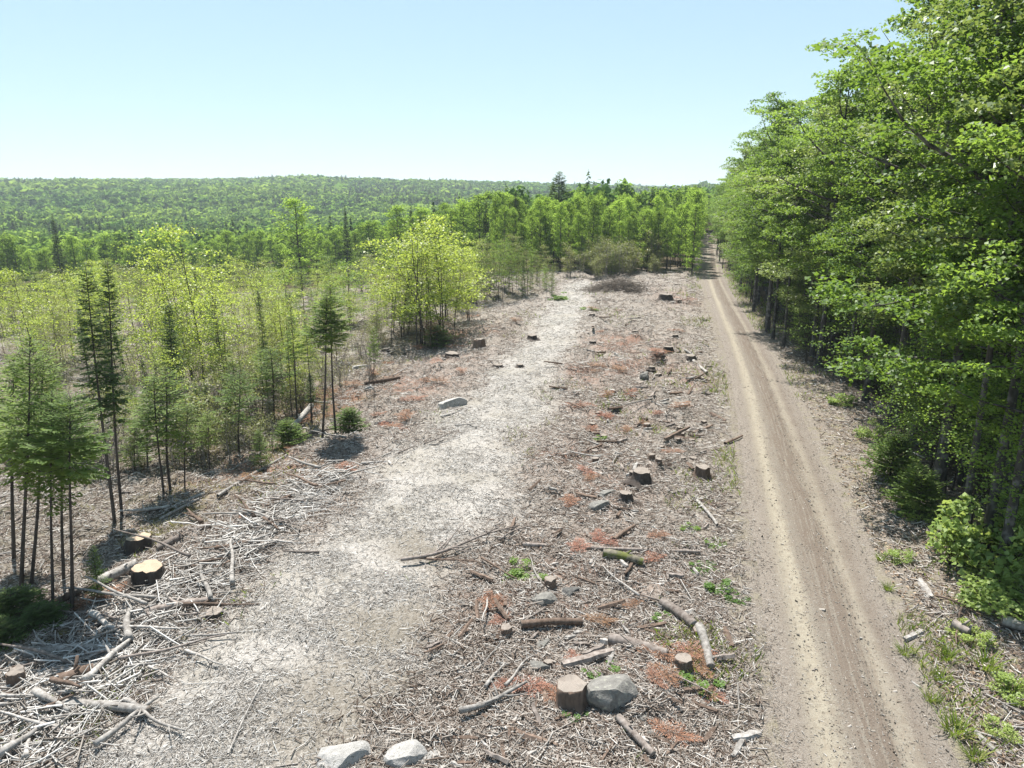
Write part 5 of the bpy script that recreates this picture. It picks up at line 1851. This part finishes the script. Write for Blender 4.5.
for a in [(562, 672, 613, 657, 9, 'log_bark', 'flat tan board lying above the brown barked stump'),
          (683, 697, 713, 690, 6, 'log_brown', 'brown board beside the green weed near the road'),
          (732, 742, 760, 735, 8, 'log_grey', 'white splintered wood at the left road edge'),
          (733, 760, 745, 738, 6, 'log_grey', 'white splinter crossing the one at the left road edge'),
          (905, 642, 923, 632, 5, 'log_grey', 'pale tapered splinter at the right road edge'),
          (919, 582, 931, 599, 6, 'log_grey', 'white split stick high on the verge'),
          (911, 684, 921, 690, 2.5, 'log_grey', 'thin white splinter lying on the road shoulder'),
          (975, 735, 1000, 757, 4, 'log_grey', 'white twisted splinter low on the verge'),
          (590, 570, 598, 556, 4, 'log_grey', 'pale splinter sticking out beside the mossy log')]:
    slab(*a)
for a in [
    (461, 722, 527, 691, 6, 'log_grey', 'forked white branch left of the brown barked stump', 4, 0.2),
    (485, 692, 505, 668, 4, 'log_grey', 'short white branch above the forked one', 2, 0.1),
    (90, 690, 128, 648, 7, 'log_grey', 'thick crooked silver branch standing out of the slash heap', 2, 0.2),
    (128, 650, 131, 616, 8, 'log_grey', 'thick upright silver fork end on the slash heap', 2, 0.1),
    (93, 622, 120, 641, 6, 'log_grey', 'short pale branch crossing the upper slash heap', 1, 0.05),
    (96, 752, 160, 704, 6, 'log_grey', 'long straight white branch over the lower slash heap', 1, 0.04),
    (212, 608, 199, 568, 4.5, 'log_grey', 'white upright branch leaning at the top of the heap', 1, 0.06),
    (228, 592, 237, 548, 5, 'log_grey', 'white forked branch where the heap meets the trail', 3, 0.15),
    (208, 556, 232, 566, 4, 'log_bark', 'brown crooked branch where the heap meets the trail', 3, 0.25),
    (38, 704, 70, 720, 7, 'log_grey', 'stubby grey branch low in the heap', 1, 0.05),
    (0, 765, 55, 726, 7, 'log_grey', 'thick grey branch at the lower corner of the heap', 2, 0.06),
    (5, 712, 26, 690, 5, 'log_brown', 'dark branch sticking up beside the cut stub', 1, 0.1),
    (28, 768, 30, 745, 5, 'log_grey', 'short white end piece at the lower corner of the heap', 0, 0.05),
    (120, 712, 190, 735, 4, 'log_grey', 'crooked pale branch where heap and chips meet', 4, 0.2),
    (185, 655, 222, 670, 3, 'log_grey', 'thin curved white branch lying on the chips', 1, 0.2),
    (400, 565, 520, 535, 3.5, 'log_bark', 'dark brushy branch lying across the trail', 9, 0.12),
    (420, 560, 480, 572, 2.6, 'log_brown', 'thin dark branch below the brushy one on the trail', 5, 0.2),
    (480, 566, 520, 586, 2.6, 'log_brown', 'dark curved twig to the right of the brushy branch', 3, 0.2),
    (545, 612, 500, 645, 2.4, 'log_bark', 'thin long stick running from the rock pair', 2, 0.1),
    (680, 612, 640, 598, 3, 'log_bark', 'grey stick beside the mossy weeds', 2, 0.1),
    (505, 690, 532, 660, 3, 'log_grey', 'white curved stick left of the small grey rock', 2, 0.2),
    (500, 545, 540, 523, 2.4, 'log_bark', 'thin stick in the open right of the trail', 3, 0.2),
    (640, 600, 600, 575, 2.4, 'log_grey', 'thin pale branch beneath the mossy log', 4, 0.2),
    (935, 600, 985, 620, 2.6, 'log_brown', 'dark twig on the verge below the large shrub', 4, 0.2),
    (960, 610, 955, 650, 2.2, 'log_brown', 'upright dark twig on the verge', 3, 0.2)]:
    stick(*a)

SLB = []
for i in range(8):
    me = slab_mesh('wood_piece%d' % i, [0.35, 0.5, 0.7, 0.95][i % 4], [0.09, 0.12, 0.14, 0.11][i % 4], [0.06, 0.08, 0.10, 0.07][(i + 1) % 4])
    me.materials.append(M[['log_bark', 'log_brown', 'log_grey', 'log_brown'][i // 2]])
    SLB.append(me)
for i in range(220):
    u, v = (rng.uniform(440, 745), rng.uniform(470, 768)) if i < 120 else (rng.uniform(560, 712), rng.uniform(300, 470))
    p = G(u, v)
    z = zones(np.array([p.x]), np.array([p.y]))
    if z['trail'][0] > 0.5 or z['tr'][0] > -2.6:
        continue
    o = link('splintered_wood', SLB[rng.integers(0, 8)], None)
    s = rng.uniform(0.5, 1.2) if i < 120 else rng.uniform(0.9, 1.7)
    o.location = p + Vector((0, 0, 0.04))
    o.rotation_euler = (rng.uniform(-0.5, 0.5), rng.normal(0, 0.15), rng.uniform(0, 6.3))
    o.scale = (s, s, s)
    tag(o, 'short splintered wood scrap in the slash between trail and road', 'wood scrap', 'wood scraps between trail and road')

# mixed branches of the heap, copied from a few crooked kinds
BR = []
for i in range(14):
    L = [0.8, 1.2, 1.6, 2.2, 3.0][i % 5]
    me = branch_mesh('slash_branch%d' % i, L, [0.04, 0.06, 0.05, 0.065, 0.06][i % 5] * rng.uniform(0.8, 1.2), i % 4, rng.uniform(0.03, 0.11), 0.3)
    me.materials.append(M[['log_grey', 'log_grey', 'log_bark', 'log_grey', 'log_brown'][(i * 3 + i // 5) % 5]])
    BR.append(me)


def scatter_branches(n, pick, label, group, along=None, zlift=0.25, smin=0.7, smax=1.2):
    for i in range(n):
        u, v = pick()
        p = G(u, v)
        if abs(float(zones(np.array([p.x]), np.array([p.y]))['tr'][0])) < 2.6:
            continue
        o = link('branch', BR[rng.integers(0, len(BR))], None)
        s = rng.uniform(smin, smax)
        o.location = p + Vector((0, 0, rng.uniform(0.02, zlift)))
        yaw = rng.uniform(0, 2 * PI) if along is None else along + rng.normal(0, 0.55) + (PI if rng.uniform() < 0.5 else 0)
        o.rotation_euler = (rng.uniform(-0.4, 0.4), rng.normal(0, 0.10), yaw)
        o.scale = (s, s, s)
        tag(o, label, 'branch', group)


def pick_berm():
    k = rng.uniform(0, 1) ** 1.15
    u = np.interp(k, [0, 0.3, 0.55, 0.75, 1], [20, 90, 170, 250, 345]) + rng.normal(0, 22 * (1 - 0.6 * k))
    v = np.interp(k, [0, 0.3, 0.55, 0.75, 1], [728, 672, 606, 535, 478]) + rng.normal(0, 26 * (1 - 0.62 * k))
    return u, v


bd = math.atan2(G(300, 510).y - G(60, 690).y, G(300, 510).x - G(60, 690).x)
scatter_branches(118, pick_berm, 'crooked bleached branch tangled in the slash heap along the clearing edge', 'branches of the slash heap', 0.1, 0.30, 0.5, 1.05)
scatter_branches(35, lambda: (rng.uniform(300, 500), rng.uniform(345, 470)), 'brown grey branch lying in the red needles left of the trail', 'branches left of the trail', None, 0.08, 0.6, 1.3)
scatter_branches(50, lambda: (rng.uniform(470, 720), rng.uniform(480, 760)), 'loose weathered branch lying in the slash between trail and road', 'branches between trail and road', None, 0.05, 0.25, 0.6)
scatter_branches(32, lambda: (rng.uniform(575, 710), rng.uniform(300, 480)), 'loose branch in the far slash between trail and road', 'branches in the far slash', None, 0.08, 0.4, 1.0)
scatter_branches(25, lambda: (rng.uniform(0, 330), rng.uniform(360, 560)), 'fallen branch lying between the saplings and thin firs', 'branches under the saplings', None, 0.06, 0.7, 1.6)
scatter_branches(12, lambda: (rng.uniform(900, 1015), rng.uniform(560, 765)), 'dry branch lying on the verge below the forest', 'branches on the verge', None, 0.04, 0.35, 0.8)

# boughs with dead red brown needles
for i, (u, v, s) in enumerate([(662, 662, 0.55), (690, 655, 0.6), (668, 688, 0.5), (610, 545, 0.5), (578, 553, 0.6), (570, 505, 0.6), (660, 540, 0.45), (560, 700, 0.5), (535, 690, 0.5), (330, 400, 0.9), (355, 392, 0.8), (345, 470, 0.7), (300, 425, 1.0),
                               (420, 350, 1.0), (445, 345, 0.9), (470, 320, 1.2), (515, 325, 0.9), (108, 598, 0.6), (90, 605, 0.6), (65, 690, 0.6), (600, 368, 0.8), (620, 372, 0.9), (590, 480, 0.5), (700, 665, 0.6), (715, 700, 0.4), (500, 605, 0.4), (250, 480, 0.7), (292, 452, 0.6), (655, 362, 0.9), (690, 303, 1.0)]):
    p = G(u, v)
    place('dead_bough', [('stem', DEADFIR[0], M['log_brown']), ('needles', DEADFIR[1], None)], p, rng.uniform(0, 6), (s * 1.2, s * 1.2, s * 0.30), 'cut conifer bough with rust red dead needles lying in the slash', 'bough', 'rust red dead boughs')
p = G(437, 347)
place('fir_bush', [('stem', LOWFIR[0], M['bark_dark']), ('foliage', LOWFIR[1], None)], p, 1.0, (1.5, 1.5, 1.0), 'dark green fir bush under the rust brown dead top', 'fir bush')
p = G(430, 351)
place('dead_fir_top', [('stem', DEADFIR[0], M['log_brown']), ('needles', DEADFIR[1], None)], p + Vector((0, 0, 0.7)), 1.0, (1.3, 1.3, 1.5), 'rust brown dead fir top above the dark green bush', 'dead fir')

for i in range(46):
    u, v = (rng.uniform(575, 705), rng.uniform(310, 480)) if i < 20 else (rng.uniform(320, 500), rng.uniform(335, 440)) if i < 36 else (rng.uniform(470, 720), rng.uniform(500, 740))
    p = G(u, v)
    z = zones(np.array([p.x]), np.array([p.y]))
    if z['trail'][0] > 0.35 or z['tr'][0] > -2.8:
        continue
    s = rng.uniform(0.35, 0.6) if i >= 36 else rng.uniform(0.5, 1.0)
    place('dead_bough', [('stem', DEADFIR[0], M['log_brown']), ('needles', DEADFIR[1], None)], p, rng.uniform(0, 6), (s * 1.3, s * 1.0, s * 0.28), 'cut conifer bough with rust red dead needles lying in the slash', 'bough', 'rust red dead boughs')

# grey brush heap at the end of the trail
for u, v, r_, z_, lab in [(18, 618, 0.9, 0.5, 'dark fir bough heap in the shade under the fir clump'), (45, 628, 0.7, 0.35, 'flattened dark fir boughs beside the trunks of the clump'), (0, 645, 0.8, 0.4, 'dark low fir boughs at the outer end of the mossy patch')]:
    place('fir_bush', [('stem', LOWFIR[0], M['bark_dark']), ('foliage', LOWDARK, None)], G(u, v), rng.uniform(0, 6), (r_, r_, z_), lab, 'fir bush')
mb = MB()
c = G(620, 291)
n = 2600
px_, py_ = rng.normal(0, 1.7, n), rng.normal(0, 0.9, n)
pz = np.abs(rng.normal(0, 0.65, n)) * np.exp(-(px_ / 3) ** 2 - (py_ / 2) ** 2) + 0.08
stick_field(mb, px_, py_, pz, rng.uniform(0.5, 1.8, n), rng.uniform(0.010, 0.028, n), rng.uniform(0, 6.3, n), rng.normal(0, 0.35, n))
o = link('brush_heap', mb.mesh('brush_heap'), M['twig_dead'])
o.location = c
tag(o, 'dark heap of brush and twigs at the end of the skid trail', 'brush heap')
# finer tangled sticks inside the slash heap, uncountable
X, Y = [], []
for i in range(5200):
    u, v = pick_berm()
    X.append(u)
    Y.append(v)
P = [G(u, v) for u, v in zip(X[:4600], Y[:4600])]
x = np.array([p.x for p in P]) + rng.normal(0, 0.25, 4600)
y = np.array([p.y for p in P]) + rng.normal(0, 0.25, 4600)
n = len(x)
L = np.exp(rng.normal(math.log(0.55), 0.5, n))
mb = MB()
stick_field(mb, x, y, H(x, y) + micro(x, y, zones(x, y)) + rng.uniform(0.03, 0.22, n), L, np.clip(L * rng.uniform(0.012, 0.03, n), 0.007, 0.03), rng.uniform(0, 6.3, n), rng.normal(0, 0.18, n))
o = link('slash_sticks', mb.mesh('slash_sticks'), M['chips'])
tag(o, 'bleached sticks jumbled in the slash heap', 'sticks', kind='stuff')

# ------------------------------------------------------------------ light, air, camera
SUN_EL, SUN_AZ = math.radians(64), math.radians(-20)     # azimuth from +Y toward +X
sd = bpy.data.lights.new('sun', 'SUN')
sd.energy = 5.0
sd.angle = math.radians(0.53)
sd.color = (1.0, 0.955, 0.89)
so = bpy.data.objects.new('sun', sd)
COL.objects.link(so)
dirv = Vector((math.sin(SUN_AZ) * math.cos(SUN_EL), math.cos(SUN_AZ) * math.cos(SUN_EL), math.sin(SUN_EL)))
so.rotation_euler = dirv.to_track_quat('Z', 'Y').to_euler()
so.location = dirv * 60

w = bpy.data.worlds.new('World')
scene.world = w
w.use_nodes = True
nt = w.node_tree
bg = nt.nodes['Background']
sky = nt.nodes.new('ShaderNodeTexSky')
sky.sky_type = 'NISHITA'
sky.sun_disc = False
sky.sun_elevation = SUN_EL
sky.sun_rotation = SUN_AZ
sky.altitude = 100
sky.air_density = 1.0
sky.dust_density = 0.1
sky.ozone_density = 2.5
tint = nt.nodes.new('ShaderNodeMix')
tint.data_type = 'RGBA'
tint.blend_type = 'MULTIPLY'
tint.inputs[0].default_value = 1.0
tint.inputs[7].default_value = (1.08, 1.28, 1.31, 1)      # clear cyan summer sky
gm = nt.nodes.new('ShaderNodeGamma')
gm.inputs[1].default_value = 0.44
nt.links.new(sky.outputs[0], gm.inputs[0])
nt.links.new(gm.outputs[0], tint.inputs[6])
nt.links.new(tint.outputs[2], bg.inputs['Color'])
bg.inputs['Strength'].default_value = 0.145

bm = bmesh.new()
bmesh.ops.create_cube(bm, size=1.0)
lo, hi = Vector((-4400, -4400, -22)), Vector((4400, 4400, 80))
for v in bm.verts:
    v.co = Vector((lo[i] + (v.co[i] + 0.5) * (hi[i] - lo[i]) for i in range(3)))
me = bpy.data.meshes.new('haze')
bm.to_mesh(me)
bm.free()
k = NT('haze_air')
pv = k.n('ShaderNodeVolumePrincipled')
pv.inputs['Color'].default_value = (0.80, 0.90, 1.0, 1)
pv.inputs['Density'].default_value = 0.00026
pv.inputs['Anisotropy'].default_value = 0.2
k.l(pv.outputs[0], k.out.inputs['Volume'])
o = link('haze', me, k.m)
tag(o, kind='stuff')

cd = bpy.data.cameras.new('camera')
cd.sensor_width = 36.0
cd.lens = FPX / 1024.0 * 36.0
cd.clip_start = 0.1
cd.clip_end = 12000
co = bpy.data.objects.new('camera', cd)
COL.objects.link(co)
co.location = (0, 0, CAM_H)
co.rotation_euler = (math.radians(90) - PITCH, 0, 0)
scene.camera = co

scene.render.resolution_x, scene.render.resolution_y = 1024, 768
scene.view_settings.view_transform = 'Standard'
scene.view_settings.look = 'None'
scene.view_settings.exposure = 1.15
scene.view_settings.gamma = 1.0
cy = scene.cycles
cy.use_adaptive_sampling = True
cy.adaptive_threshold = 0.015
cy.use_denoising = True
cy.max_bounces = 7
cy.diffuse_bounces = 3
cy.glossy_bounces = 2
cy.transmission_bounces = 5
cy.transparent_max_bounces = 4
cy.volume_bounces = 0
cy.sample_clamp_indirect = 6.0
cy.caustics_reflective = False
cy.caustics_refractive = False
